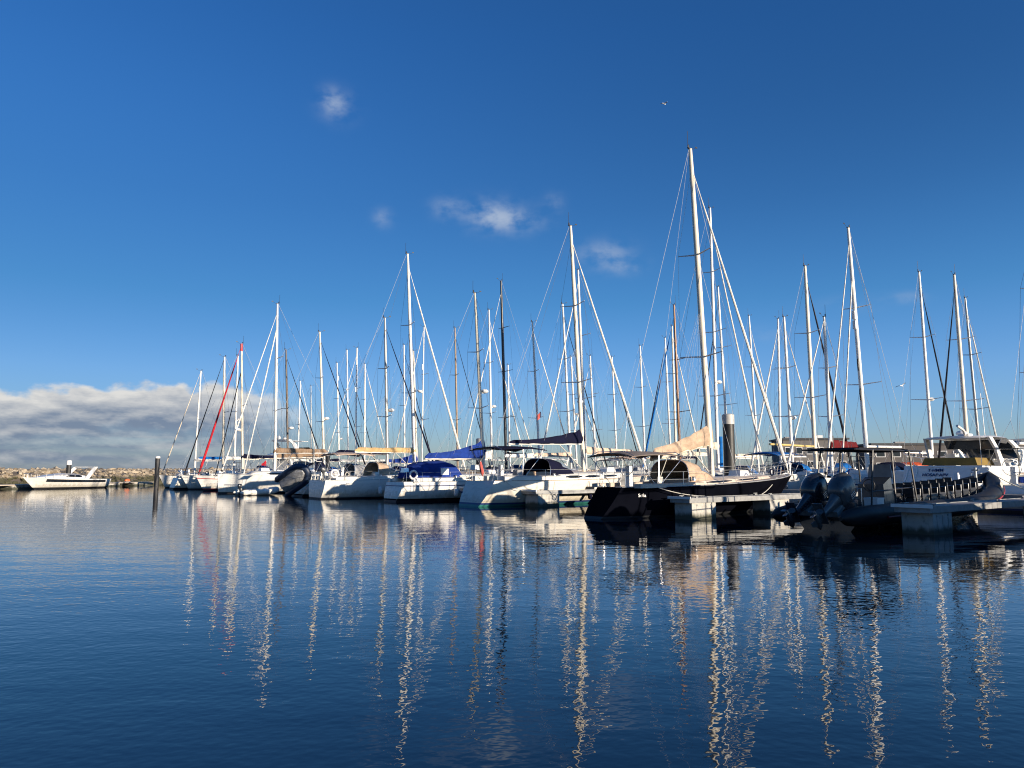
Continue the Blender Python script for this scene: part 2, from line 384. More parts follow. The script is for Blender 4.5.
# ------------------------------------------------------------ hulls
class Hull:
    """shape functions of a hull; local x runs forward from the transom, z=0 is the water line"""
    def __init__(s, L, B, fs, fb, tw=0.72, rake_s=0.35, rake_b=0.5, sag=0.06, fine=0.36, wmax=0.42, flare=0.0):
        s.L, s.B, s.fs, s.fb, s.tw, s.rs, s.rb, s.sag, s.fine, s.wm, s.fl = L, B, fs, fb, tw, rake_s, rake_b, sag, fine, wmax, flare
    def half(s, t):
        t = min(max(t, 0), 1)
        k = 1 - (1 - s.tw) * ((s.wm - t) / s.wm) ** 2 if t < s.wm else 1 - ((t - s.wm) / (1 - s.wm)) ** 2.25
        return max(0.015, s.B / 2 * k)
    def sheer(s, t):
        t = max(0.0, t); return s.fs + (s.fb - s.fs) * t ** 1.25 - s.sag * 4 * t * (1 - t)
    def x(s, t, u):
        """u: 0 at the water line, 1 at the sheer"""
        x0 = s.rs * u; x1 = s.L - s.rb * (1 - u)
        return x0 + (x1 - x0) * t
    def deck_half(s, x): return s.half((x - s.rs) / (s.L - s.rs))
    def deck_z(s, x): return s.sheer((x - s.rs) / (s.L - s.rs))
    LEV = ((-0.50, 0.12), (-0.30, 0.40), (-0.12, 0.60), (-0.02, 0.69), (0.08, 0.745), (0.15, 0.785), (0.32, 0.865), (0.55, 0.94), (0.78, 0.980), (0.83, 0.987), (0.92, 0.996), (1.0, 1.0))
    def point(s, t, i, side):
        zz, k = s.LEV[i]; f = s.sheer(t)
        z = zz if zz < 0 else zz * f
        u = z / f
        narrow = 1 - s.fine * (t ** 3) * (1 - max(0, u)) - s.fl * t * t * (1 - max(0, u))
        return (s.x(t, u), side * s.half(t) * k * narrow, z)
    def mesh(s, cove=False, n=22, low=(0, 0, 0, 1, 1)):
        """material slots: 0 topsides, 1 antifouling, 2 boot stripe, 3 cove stripe"""
        b = MB(); m = len(s.LEV); ts = [1 - (1 - i / n) ** 1.15 for i in range(n + 1)]
        def slot(i): return 1 if i < 3 else (2 if i == 4 else (3 if (cove and i == 8) else 0)) if i != 3 else 1
        vs = []; fs = []; ks = []
        for t in ts:
            vs += [s.point(t, i, -1) for i in range(m - 1, -1, -1)] + [s.point(t, i, 1) for i in range(m)]
        w = 2 * m
        for a in range(n):
            for j in range(w - 1):
                i = m - 2 - j if j < m - 1 else (0 if j == m - 1 else j - m)
                fs.append((a * w + j, a * w + j + 1, (a + 1) * w + j + 1, (a + 1) * w + j)); ks.append(slot(i) if j != m - 1 else 1)
        for i in range(m - 1):                                  # the transom
            p0, p1 = m - 1 - i, m - 2 - i; q0, q1 = m + i, m + i + 1
            fs.append((p0, p1, q1, q0)); ks.append(slot(i))
        b.v = vs; b.f = fs; b.k = ks
        return b
    def deck(s, n=20, drop=0.03, camber=0.05):
        b = MB(); rings = []
        for i in range(n + 1):
            t = i / n; hb = s.half(t) - 0.012; z = s.sheer(t) - drop; x = s.x(t, 1)
            rings.append([(x, -hb, z), (x, -hb * .5, z + camber * .75), (x, 0, z + camber), (x, hb * .5, z + camber * .75), (x, hb, z)])
        return b.ring_loft(rings, 0, False, False, False)
    def rail(s, side, x0, x1, dz=0.0, inset=0.0, n=14):
        return [(x, side * (s.deck_half(x) - inset), s.deck_z(x) + dz) for x in (x0 + (x1 - x0) * i / n for i in range(n + 1))]

def side_panel(b, pts_low, pts_high, out, mi=0):
    """thin glazed panel, two point rows, pushed out along y by `out`"""
    rings = []
    for a, c in zip(pts_low, pts_high):
        sg = 1 if a[1] > 0 else -1
        rings.append([(a[0], a[1] + sg * out, a[2]), (c[0], c[1] + sg * out, c[2]), (c[0], c[1] - sg * .03, c[2]), (a[0], a[1] - sg * .03, a[2])])
    b.ring_loft(rings, mi)

def cabin(H, root, x0, x1, w0, w1, h0, h1, m, windows=2, wmat=GLASS, front=0.9):
    """coach roof: a long low house with raked front and dark side windows"""
    b = MB(); rings = []; n = 12
    def sec(x):
        u = (x - x0) / (x1 - x0); w = (w0 + (w1 - w0) * u ** 1.5) / 2; h = h0 + (h1 - h0) * u
        fr = 1.0 if u < front else max(0.06, 1 - ((u - front) / (1 - front)) ** 1.6)
        return w * (1 - .25 * (1 - fr)), h * fr
    for i in range(n + 1):
        x = x0 + (x1 - x0) * i / n; w, h = sec(x); z = H.deck_z(x) - 0.03
        rings.append([(x, -w, z), (x, -w * .93, z + h * .72), (x, -w * .82, z + h * .95), (x, -w * .45, z + h * 1.08), (x, 0, z + h * 1.12), (x, w * .45, z + h * 1.08), (x, w * .82, z + h * .95), (x, w * .93, z + h * .72), (x, w, z)])
    c = b.ring_loft(rings, 0, False).build('coachroof', m, root, 30)
    for sgn in (-1, 1):
        for k in range(windows):
            a = x0 + (x1 - x0) * (0.08 + 0.74 * k / windows); e = a + (x1 - x0) * 0.74 / windows * 0.84
            lo, hi = [], []
            for i in range(5):
                x = a + (e - a) * i / 4; w, h = sec(x); z = H.deck_z(x) - 0.03; cut = 0.12 if i in (0, 4) else 0
                lo.append((x, sgn * (w - .07 * w * (.30 + cut) / .72), z + h * (.30 + cut))); hi.append((x, sgn * (w - .07 * w * (.64 - cut) / .72), z + h * (.64 - cut)))
            wb = MB(); side_panel(wb, lo, hi, .008); wb.build('cabin_window', wmat, c)
    return c, lambda x: H.deck_z(x) - .03 + sec(x)[1] * 1.1

def sprayhood(root, H, xa, xf, w, za, zh, m, name='sprayhood', clear=True):
    """canvas dodger: tall hoop aft (xa), low hoop forward (xf)"""
    b = MB(); rings = []
    for i in range(6):
        u = i / 5; x = xa + (xf - xa) * (1 - (1 - u) ** 1.3); hh = zh * (1 - u ** 1.9) + .06; ww = w / 2 * (1 - .12 * u)
        z0 = za + .05 * u
        rings.append([
                      (x - .10 * (1 - u) * (1 - math.sin(a)), -ww * (abs(math.cos(a)) ** .55) * (1 if math.cos(a) > 0 else -1), z0 + hh * math.sin(a) ** .8) for a in (math.pi * k / 12 for k in range(13))])
    r2 = [[(p[0] + .0, p[1] * .97, p[2] - .025) for p in r] for r in rings]
    b.ring_loft(rings, 0, False, False, False); b.ring_loft(r2, 0, False, False, False)
    o = b.build(name, m, root, 60, fix=False)
    if clear:
        g = MB(); r = rings
        for i0, i1, k0, k1 in ((2, 4, 2, 4), (2, 4, 8, 10), (3, 4, 5, 7)):
            g.ring_loft([[tuple(Vector(rr[k]) + Vector((.008, (-.010 if k < 6 else .010), .010))) for k in range(k0, k1 + 1)] for rr in r[i0:i1 + 1]], 0, False, False, False)
        g.build('hood_window', CLEAR, o, fix=False)
    f = MB(); f.tube([Vector(p) + Vector((-.03, 0, -.01)) for p in rings[0]], .016); f.build('hoop', STEEL, o)
    return o

def bimini(root, x0, x1, w, z0, z, m, legs=True):
    b = MB(); rings = []
    for i in range(7):
        u = i / 6; x = x0 + (x1 - x0) * u; zz = z - .10 * (2 * u - 1) ** 2
        rings.append([(x, w / 2 * k, zz - .16 * abs(k) ** 2.6) for k in (-1, -.85, -.5, 0, .5, .85, 1)] + [(x, w / 2 * k, zz - .16 * abs(k) ** 2.6 - .03) for k in (1, .5, 0, -.5, -1)])
    o = b.ring_loft(rings, 0, True).build('bimini', m, root, 50)
    if legs:
        f = MB()
        for xx, xb in ((x0 + .12, (x0 + x1) / 2 - .35), (x1 - .1, (x0 + x1) / 2 + .1), ((x0 + x1) / 2, (x0 + x1) / 2 - .1)):
            f.tube([(xb, -w / 2, z0), (xx, -w / 2 + .02, z - .22), (xx, -w * .3, z - .04), (xx, w * .3, z - .04), (xx, w / 2 - .02, z - .22), (xb, w / 2, z0)], .016)
        f.build('bimini_frame', STEEL, o)
    return o

def sail_cover(root, xm, xe, zb, ze, h0, h1, m, wid=.17, name='sail_cover', seed=1, belly=2.2):
    b = MB(); rings = []; n = 16; rr = random.Random(seed)
    for i in range(n + 1):
        u = i / n; x = xm + .16 + (xe - xm - .16) * u; z = zb + (ze - zb) * u
        h = h1 + (h0 - h1) * (1 - u) ** belly; w = wid * (1 - .35 * u) * (1 + rr.uniform(-.10, .10)); h *= 1 + rr.uniform(-.05, .05)
        if i == n: h *= .5; w *= .6
        zc = z - .06; ring = []
        for k in range(12):
            a = 2 * math.pi * k / 12 - math.pi / 2
            yy = math.cos(a) * w * (1 + .12 * math.sin(5 * u * 6 + a)); vv = (math.sin(a) + 1) / 2
            ring.append((x + .10 * (h / max(h0, .01)) * vv * (-1 if u < .1 else 0), yy * (1 - .45 * vv), zc + h * vv))
        rings.append(ring)
    return b.ring_loft(rings).build(name, m, root, 60)

def pipe(root, name, pts, r, m, n=6, sq=1.0): return MB().tube(pts, r, 0, n, True, sq).build(name, m, root, 50)

def lifebuoy(root, p, m=ORANGE, axis='y', r=.27): return MB().torus(p, r, .065, axis).build('lifebuoy', m, root)
def fender(root, p, m, r=.13, h=.55):
    b = MB(); pr = [(0.02, -.5), (.6, -.46), (1, -.34), (1, .34), (.6, .46), (.18, .5), (.12, .58), (.02, .6)]
    b.ring_loft([[(p[0] + r * q * math.cos(k * math.pi / 5), p[1] + r * q * math.sin(k * math.pi / 5), p[2] + h * z) for k in range(10)] for q, z in pr])
    b.tube([(p[0], p[1], p[2] + h * .58), (p[0], p[1] * .97, p[2] + h * .58 + .45)], .012)
    return b.build('fender', m, root)
def wheel(root, x, z, r=.5):
    b = MB(); b.torus((x, 0, z + 1.0), r, .018, 'x', n=20)
    for k in range(6):
        a = k * math.pi / 3; b.tube([(x, 0, z + 1.0), (x, r * math.cos(a), z + 1.0 + r * math.sin(a))], .009)
    w = b.build('steering_wheel', STEEL, root)
    MB().box((x + .16, 0, z + .5), (.22, .26, 1.0), 0, 0, .8).build('pedestal', WHITEP, root)
    return w
def dome(root, p, r, m=WHITEP, name='radar_dome', flat=.55): return MB().ell(p, (r, r, r * flat), 0, 14, 8).build(name, m, root)
def outboard(root, x, y, z, s=1.0, m=None, tilt=0.0, ang=0.0):
    """outboard engine hung on a transom; x is the bracket; tilt lifts its leg aft"""
    e = empty('outboard_engine', (x, y, z)); e.parent = root; e.rotation_euler = (0, tilt, 0)
    m = m or GRAPH
    b = MB(); rings = []
    for zz, a0, a1, w in ((-.02, -.36, .10, .17), (.08, -.46, .17, .235), (.25, -.53, .20, .26), (.46, -.56, .20, .26), (.62, -.53, .16, .235), (.71, -.44, .08, .18), (.75, -.30, -.05, .09)):
        cx, rx = (a0 + a1) / 2, (a1 - a0) / 2
        rings.append([(s * (cx + rx * (abs(math.cos(t)) ** .7) * (1 if math.cos(t) > 0 else -1)), s * w * (abs(math.sin(t)) ** .7) * (1 if math.sin(t) > 0 else -1), s * zz) for t in (2 * math.pi * k / 18 for k in range(18))])
    c = b.ring_loft(rings).build('cowling', m, e, 50)
    st = MB()
    for sg in (-1, 1):
        for k in range(3):
            st.box((s * (-.10 + .05 * k), sg * s * .262, s * .36), (s * .018, .012, s * .22))
    st.split('trim_stripe', STEEL, c)
    b = MB(); rings = []
    for zz, a0, a1, w in ((-.02, -.32, .06, .15), (-.18, -.28, .02, .11), (-.42, -.24, -.02, .075), (-.70, -.22, -.04, .06), (-.78, -.30, .0, .07)):
        rings.append([(s * ((a0 + a1) / 2 + (a1 - a0) / 2 * math.cos(t)), s * w * math.sin(t), s * zz) for t in (2 * math.pi * k / 12 for k in range(12))])
    b.ring_loft(rings); b.box((s * -.22, 0, s * -.78), (s * .55, s * .24, s * .025))
    b.tube([(s * -.40, 0, s * -.98), (s * -.30, 0, s * -.98), (s * .0, 0, s * -.98), (s * .10, 0, s * -.98)], [s * .03, s * .075, s * .075, s * .01], 0, 10)
    b.box((s * -.14, 0, s * -.88), (s * .16, s * .05, s * .2)); b.add([(s * -.2, -.012, s * -1.0), (s * .02, -.012, s * -1.0), (s * -.14, -.012, s * -1.25), (s * -.24, -.012, s * -1.25), (s * -.2, .012, s * -1.0), (s * .02, .012, s * -1.0), (s * -.14, .012, s * -1.25), (s * -.24, .012, s * -1.25)], [(0, 1, 2, 3), (7, 6, 5, 4), (0, 3, 7, 4), (3, 2, 6, 7), (2, 1, 5, 6)])
    b.build('drive_leg', m, e, 50)
    MB().box((s * .06, 0, s * -.16), (s * .14, s * .30, s * .42), 0, 0, .9).build('bracket', FRAMEG, e)
    pb = MB()
    for k in range(3):
        a = k * 2.094 + .4; ca, sa = math.cos(a), math.sin(a); q = []
        for r_, tw, wd in ((.04, .5, .05), (.12, .35, .085), (.19, .2, .05)):
            for sg in (-1, 1): q.append((s * (-.36 + sg * wd * tw), s * (r_ * ca - sg * wd * sa), s * (-.98 + r_ * sa + sg * wd * ca)))
        q2 = [(v[0] + .012, v[1], v[2]) for v in q]
        pb.add(q + q2, [(0, 1, 3, 2), (2, 3, 5, 4), (7, 6, 8, 9), (9, 8, 10, 11), (0, 2, 8, 6), (2, 4, 10, 8), (4, 5, 11, 10), (3, 1, 7, 9), (5, 3, 9, 11)])
    pb.build('propeller', GREYENG, e)
    return e
GRAPH = mat('graphite engine paint', (0.018, 0.022, 0.030), 0.25, 0, 0.15, 2, coat=0.5)
GREYENG = mat('grey engine paint', (0.055, 0.06, 0.066), 0.3, 0, 0.15, 2, coat=0.3)

def flag(root, p, w, h, m, droop=.3, name='ensign'):
    b = MB(); rings = []
    for i in range(7):
        u = i / 6; x = p[0] - w * u * .9; z = p[2] - droop * h * u
        rings.append([(x, p[1] + .05 * math.sin(u * 7), z), (x, p[1] + .05 * math.sin(u * 7 + .6), z - h), (x, p[1] + .05 * math.sin(u * 7 + .6) + .01, z - h), (x, p[1] + .05 * math.sin(u * 7) + .01, z)])
    return b.ring_loft(rings).build(name, m, root, 60)

# ------------------------------------------------------------ a sailing yacht
PLACED = []
LW = .0
def sailboat(label, px, A, L=12.0, d=1, B=None, hull=GEL, foul=BLACKP, boot=DKBLUE, cove=None, fs=None, fb=None, rs=.5, rb=.9, tw=.72,
             mastm=ALU, mr=.115, mf=.58, jib=WHITEF, jr=.075, nsp=2, cover=None, ch=(.55, .30), boomm=None, boom_l=.36, zb=None, ze=.05, hood=None, bim=None, tent=None,
             det=1, red_tip=False, ant=True, radar=None, refl=None, buoy=None, wind=False, fend=0, windows=2, portl=0, cabm=None, rigc=WIRE, back=True, inner=None,
             name='sailing_yacht', wheelp=True, mast_flag=None, ens=None, outb=None, gear=False, group='sailing yachts moored in the marina', sail_sock=None, lat=None, low=1.0, bimh=1.95, deckm=None):
    xb, xt, yt = px
    B = B or (L * .30 if L > 10 else L * .31)
    fs = fs or (.75 + .035 * L); fb = fb or fs * 1.28
    La = lat_of(xb, A) if lat is None else lat
    mpos = berth(La, A); dirv = HEAD * d; xm = mf * L
    root = empty(name, mpos - dirv * xm, HANG + (0 if d > 0 else math.pi), label, 'sailing boat', group)
    rk = 0.0
    for _ in range(4):                                  # rake: where the masthead stands fore or aft of the foot
        yy = mpos.y + rk * dirv.y; ztop = height_at(yt, yy); dx = x_at(xt, yt, yy) - mpos.x
        rk = max(-.9, min(.9, dx / dirv.x))
    PLACED.append((label, La, A - xm * d if d > 0 else A - (L - xm), L, B, ztop, mpos.y, dx / dirv.x))
    H = Hull(L, B, fs, fb, tw, rs, rb)
    hb = H.mesh(cove is not None); hb.build('hull', [hull, foul, boot, cove or hull], root, 40)
    H.deck().build('deck', deckm or DECK, root, 50)
    tr = MB()
    for sg in (-1, 1): tr.tube(H.rail(sg, H.rs + .02, L - .05, .012, .02), .028, 0, 5)
    tr.build('toe_rail', ALUG if hull is not GEL2 else TEAK, root)
    cab, ztopf = cabin(H, root, .37 * L, .82 * L, B * .62, B * .34, .46 * low, .34 * low, cabm or DECK, windows)
    cz = H.deck_z(.2 * L)
    for sg in (-1, 1):
        c = MB(); c.ring_loft([[(x, sg * (B * .36), z), (x, sg * B * .36, z + .26 * low), (x, sg * B * .30, z + .30 * low), (x, sg * B * .27, z + .28 * low), (x, sg * B * .27, z)] for x, z in ((.06 * L + rs * .5, H.deck_z(.06 * L) - .02), (.22 * L, cz - .02), (.37 * L + .02, H.deck_z(.37 * L) - .02))], 0)
        c.build('coaming', cabm or DECK, root, 30)
    zf = ztopf(xm) - .04
    mast = MB().tube([(xm + rk * u, 0, zf + (ztop - zf) * u) for u in (0, .25, .5, .75, .92, 1)], [mr * 1.05, mr * 1.05, mr, mr * .95, mr * .8, mr * .62], 0, 10, True, 1.0).build('mast', mastm, root)
    def at(u): return Vector((xm + rk * u, 0, zf + (ztop - zf) * u))
    if red_tip: pipe(root, 'mast_sleeve', [at(.945), at(1.002)], mr * 1.05, REDP, 10)
    # masthead
    mg = MB(); tp = at(1.0)
    mg.box((tp.x - .03, 0, tp.z + .02), (.30, .08, .05))
    mg.tube([tp + Vector((.18, 0, .03)), tp + Vector((.42, 0, .16)), tp + Vector((.50, 0, .16))], .009); mg.box((tp.x + .46, 0, tp.z + .19), (.15, .015, .07))
    mg.ell((tp.x - .1, .03, tp.z + .14), (.045, .045, .08), 0, 8, 4)
    if ant: mg.tube([tp + Vector((-.18, 0, .04)), tp + Vector((-.18, 0, .85))], .011)
    mg.build('masthead_gear', RUB, root)
    # spreaders and standing rigging
    spz = {1: (.52,), 2: (.36, .67), 3: (.28, .52, .75)}[nsp]; spw = {1: (.30,), 2: (.32, .25), 3: (.34, .29, .22)}[nsp]
    tips = []
    for u, w in zip(spz, spw):
        p = at(u); y = w * B; b = MB()
        for sg in (-1, 1): b.tube([p, p + Vector((-.22, sg * y, .10))], [.045, .022], 0, 6)
        b.build('spreader', mastm if mastm is not ALUC else ALU, root); tips.append((p.x - .22, y, p.z + .10))
    wr = .0085 if det else .0075
    for sg in (-1, 1):
        ch0 = (xm - .18, sg * (H.deck_half(xm) - .10), H.deck_z(xm))
        hi = at(.93)
        pipe(root, 'shroud', [ch0] + [(t[0], sg * t[1], t[2]) for t in tips] + [hi + Vector((0, sg * .06, 0))], wr, rigc, 4)
        pipe(root, 'shroud', [(xm - .45, ch0[1], ch0[2]), at(spz[0] - .015) + Vector((0, sg * .08, 0))], wr, rigc, 4)
        if det > 1 and nsp > 1: pipe(root, 'shroud', [(tips[0][0], sg * tips[0][1], tips[0][2]), at(spz[1] - .01) + Vector((0, sg * .07, 0))], wr, rigc, 4)
    fz = .93 if jib is not None and L > 11 else .97
    bowp = Vector((L - .28, 0, H.deck_z(L - .3) + .05)); hd = at(fz) + Vector((.08, 0, 0))
    if jib is not None:
        n = 14; pts = [bowp + (hd - bowp) * u for u in [i / n for i in range(n + 1)]]
        rr_ = [(.03 if i == 0 else jr * (1.15 - .75 * i / n) * (1 + .12 * (i % 2)) if i < n - 1 else .02) for i in range(n + 1)]
        pipe(root, 'furled_jib', pts, rr_, jib, 7)
        dr = MB(); dr.tube([bowp + (hd - bowp) * .012, bowp + (hd - bowp) * .022], .10, 0, 10); dr.build('furler_drum', RUB, root)
    else: pipe(root, 'forestay', [bowp, hd], wr * 1.3, rigc, 4)
    if inner: pipe(root, 'inner_forestay', [bowp + Vector((-.14 * L, 0, -.05)), at(inner[0])], inner[1], inner[2], 6)
    if back:
        tpb = at(.995) + Vector((-.12, 0, 0)); sp_ = Vector((rs * .9 + .05, 0, fs + 2.2)); k = .80
        mid = tpb + (Vector((rs + .05, 0, fs)) - tpb) * k
        pipe(root, 'backstay', [tpb, mid], wr * 1.2, rigc if rigc is WIREL else WIREL, 4)
        for sg in (-1, 1): pipe(root, 'backstay', [mid, (rs + .05, sg * B * tw * .40, fs)], wr, WIREL, 4)
    # boom and sail
    zb = zb or (fs + 1.62 + .03 * L); be = xm - boom_l * L; rkb = rk * (zb - zf) / (ztop - zf)
    g0 = Vector((xm + rkb - .05, 0, zb)); g1 = Vector((be, 0, zb + ze))
    bm_ = pipe(root, 'boom', [g0, g1], .075, boomm or (mastm if mastm is not BROWNM else ALU), 8)
    pipe(root, 'topping_lift', [g1, at(.985) + Vector((-.15, 0, 0))], wr * .8, rigc, 4)
    sh = MB(); sh.tube([g0 + (g1 - g0) * .72, (be + .55, 0, cz + .35)], .02); sh.tube([g0 + (g1 - g0) * .33, (xm + .02, 0, zf + .1)], .025); sh.split('mainsheet', ROPE, root)
    if cover is not None:
        sail_cover(root, xm + rkb, be, zb + .02, zb + ze + .02, ch[0], ch[1], cover, seed=int(abs(xb) * 7))
        if det > 1:
            for sg in (-1, 1):
                for k in (.25, .55, .85): pipe(root, 'lazy_jack', [g0 + (g1 - g0) * k + Vector((0, sg * .1, .1)), at(.5) + Vector((-.06, sg * .05, 0))], .005, WIREL, 4)
    if sail_sock: pipe(root, 'rolled_sail', [at(sail_sock[0]) + Vector((.25, -.12, 0)), at(sail_sock[1]) + Vector((.25, -.12, 0))], .16, sail_sock[2], 8)
    # rails
    rt = .62
    pu = MB()
    def sidep(x, sg, dz): return (x, sg * (H.deck_half(x) - .05), H.deck_z(x) + dz)
    pu.tube([sidep(L - 1.5, -1, 0), sidep(L - 1.45, -1, rt), sidep(L - .55, -1, rt + .04), (L + .05, 0, H.deck_z(L - .1) + rt + .06), sidep(L - .55, 1, rt + .04), sidep(L - 1.45, 1, rt), sidep(L - 1.5, 1, 0)], .016)
    for sg in (-1, 1): pu.tube([sidep(L - .6, sg, 0), sidep(L - .55, sg, rt + .04)], .014); pu.tube([sidep(L - 1.47, sg, rt * .5), sidep(L - .57, sg, rt * .5)], .010)
    pu.build('pulpit', STEEL, root)
    ps = MB(); xs0 = rs + .08
    for sg in (-1, 1):
        ps.tube([sidep(1.5, sg, 0), sidep(1.5, sg, rt), sidep(xs0 + .1, sg, rt), (xs0, sg * B * tw * .16, fs + rt)], .016); ps.tube([sidep(xs0 + .1, sg, 0), sidep(xs0 + .1, sg, rt)], .014)
        ps.tube([sidep(1.5, sg, rt * .5), sidep(xs0 + .1, sg, rt * .5)], .010)
    ps.split('pushpit', STEEL, root)
    if det:
        xs = [1.5 + (L - 3.0) * i / 5 for i in range(1, 5)]
        for sg in (-1, 1):
            for x in xs: pipe(root, 'stanchion', [sidep(x, sg, -.02), sidep(x, sg, rt)], .013, STEEL, 5)
            ll = MB()
            for f_ in (.5, 1.0): ll.tube([sidep(x, sg, rt * f_ - .01) for x in [1.5] + xs + [L - 1.45]], .006, 0, 4)
            ll.split('lifeline', WIREL, root)
        ht = MB(); ht.box((.72 * L, 0, ztopf(.72 * L) + .0), (.5, .5, .05)); ht.build('deck_hatch', GLASS, root)
        for sg in (-1, 1): MB().tube([(.335 * L, sg * B * .33, cz + .25), (.335 * L, sg * B * .33, cz + .36), (.335 * L, sg * B * .33, cz + .42)], [.09, .07, .085], 0, 10).build('winch', STEEL, root)
        if wheelp: wheel(root, .14 * L, cz - .12, .42)
        an = MB(); an.tube([(L - .35, 0, H.deck_z(L - .3) + .03), (L + .12, 0, H.deck_z(L - .3) - .02), (L + .20, 0, H.deck_z(L) - .28)], .035); an.box((L + .14, 0, H.deck_z(L) - .32), (.22, .24, .05)); an.build('anchor', ALUG, root)
    cov_z = cz + .27 * low
    if hood: sprayhood(root, H, .335 * L, .47 * L, B * .58, cov_z, .95, hood)
    if bim: bimini(root, .07 * L, .30 * L, B * .66, cov_z, cz + bimh, bim)
    if tent:
        b = MB(); rings = []
        for x, h, w in ((.085 * L, .10, .50), (.10 * L, .75, .58), (.16 * L, 1.05, .62), (.29 * L, 1.14, .62), (.35 * L, .95, .58), (.40 * L, .25, .50)):
            rings.append([(x, B * w * .5 * y_, cov_z - .05 + h * z_) for y_, z_ in ((-1, 0), (-.97, .55), (-.86, .82), (-.5, .96), (0, 1), (.5, .96), (.86, .82), (.97, .55), (1, 0))])
        t_ = b.ring_loft(rings, 0, False).build('cockpit_tent', tent, root, 40)
        wb = MB(); wb.box((.27 * L, -B * .306, cov_z + .38), (.6, .03, .42)); wb.build('tent_window', WHITEP, t_)
    if radar:
        p = at(radar); MB().tube([p + Vector((.05, 0, -.05)), p + Vector((.36, 0, -.05))], .05).build('radar_bracket', mastm, root); dome(root, p + Vector((.40, 0, .06)), .28)
    if refl: p = at(refl); MB().tube([p + Vector((.2, .12, -.3)), p + Vector((.2, .12, .3))], .10, 0, 10).build('radar_reflector', WHITEP, root)
    if gear:
        b = MB()
        for u in (.60, .64): p = at(u); b.box((p.x + .16, 0, p.z), (.16, .18, .5)); 
        b.split('mast_box', WHITEP, root)
        for u in (.33, .45): p = at(u); MB().tube([p + Vector((.1, 0, .2)), p + Vector((.16, 0, .0)), p + Vector((.1, 0, -.5))], .06, 0, 8).build('deck_light', RUB, root)
    if buoy is not None: lifebuoy(root, (xs0 + .5, -(H.deck_half(xs0 + .5) + .0), fs + .45), buoy, 'y', .25)
    if wind:
        b = MB(); b.tube([(rs + .35, B * .22, fs), (rs + .35, B * .22, fs + 2.9)], .03); wp = (rs + .35, B * .22, fs + 3.0); b.ell(wp, (.22, .10, .10), 0, 10, 6)
        b.build('wind_generator_pole', WHITEP, root); q = MB()
        for k in range(3): a = k * 2.094 + .5; q.tube([(wp[0] - .2, wp[1], wp[2]), (wp[0] - .2, wp[1] + .55 * math.cos(a), wp[2] + .55 * math.sin(a))], [.05, .02], 0, 4)
        q.build('wind_generator_rotor', RUB, root)
    gr = random.Random(int(xb * 13))
    if det:
        for k in range(gr.randint(2, 4)):
            x = L * gr.uniform(.08, .34); y = gr.choice((-1, 1)) * B * gr.uniform(.08, .24); b = MB(); w = gr.uniform(.3, .6)
            b.box((x, y, cz + gr.uniform(.15, .42)), (w, w * .7, gr.uniform(.25, .5)), 0, gr.uniform(0, 3), .85); b.build('cockpit_bag', gr.choice((NAVYF, BEIGE, WHITEF, GREYF, BLUEF, BLACKF)), root)
        x = L * gr.uniform(.55, .7); MB().ring_loft([[(x + .0, -.35, ztopf(x) - .02), (x + .75, -.35, ztopf(x) - .02), (x + .75, .35, ztopf(x) - .02), (x, .35, ztopf(x) - .02)], [(x + .05, -.3, ztopf(x) + .26), (x + .7, -.3, ztopf(x) + .26), (x + .7, .3, ztopf(x) + .26), (x + .05, .3, ztopf(x) + .26)]]).build('liferaft_case', WHITEP, root)
        for k in range(2):
            x = L * gr.uniform(.1, .9); sg = gr.choice((-1, 1)); MB().torus((x, sg * (H.deck_half(x) - .03), H.deck_z(x) + .36), .15, .035, 'y', 0, 12, 5).build('rope_coil', gr.choice((ROPE, NAVYF, ROPE)), root)
        if gr.random() < .5: b = MB(); b.box((rs + .25, gr.choice((-1, 1)) * B * .2, fs + rt + .12), (.35, .5, .28), 0, 0, .8); b.build('stern_box', gr.choice((WHITEP, STEEL, GREYF)), root)
        if gr.random() < .45: b = MB(); b.box((rs + .45, 0, fs + 1.75), (.6, 1.5, .035)); b.tube([(rs + .4, -.6, fs + .5), (rs + .4, -.6, fs + 1.74)], .018); b.tube([(rs + .4, .6, fs + .5), (rs + .4, .6, fs + 1.74)], .018); b.split('solar_panel', GLASS, root)
        if gr.random() < .6: pipe(root, 'whip_antenna', [(rs + .15, B * .22, fs), (rs + .05, B * .22, fs + 2.6)], .012, WHITEP, 5)
        for sg in (-1, 1): pipe(root, 'grab_rail', [(x, sg * B * .22 , ztopf(x) + .05) for x in (.42 * L, .5 * L, .6 * L)], .022, TEAK if gr.random() < .5 else STEEL, 5)
        st = MB(); st.tube([(xm - .14, -.10, zf + .2), (xm - .13, -.11, zf + 1.4)], .05); st.build('halyard_bundle', ROPE, root)
    for k in range(fend):
        x = L * (.30 + .17 * k); fender(root, (x, -(H.deck_half(x) + .10), .55), (WHITEP, NAVYF, WHITEP)[k % 3])
    if portl:
        for sg in (-1, 1):
            for k in range(portl):
                x = L * (.46 + .14 * k); t = x / L; b = MB(); lo, hi = [], []
                f = H.sheer(t); y = H.half(t) * .972
                for j in range(4): lo.append((x + .22 * j, sg * H.half((x + .22 * j) / L) * .975, f * .60)); hi.append((x + .22 * j, sg * H.half((x + .22 * j) / L) * .985, f * .72))
                side_panel(b, lo, hi, .012); b.build('hull_window', GLASS, root)
    if mast_flag: pp = at(mast_flag[0]); fl = flag(root, (tips[0][0], -tips[0][1] * .7, pp.z), .45, .55, mast_flag[1], .6, 'courtesy_flag')
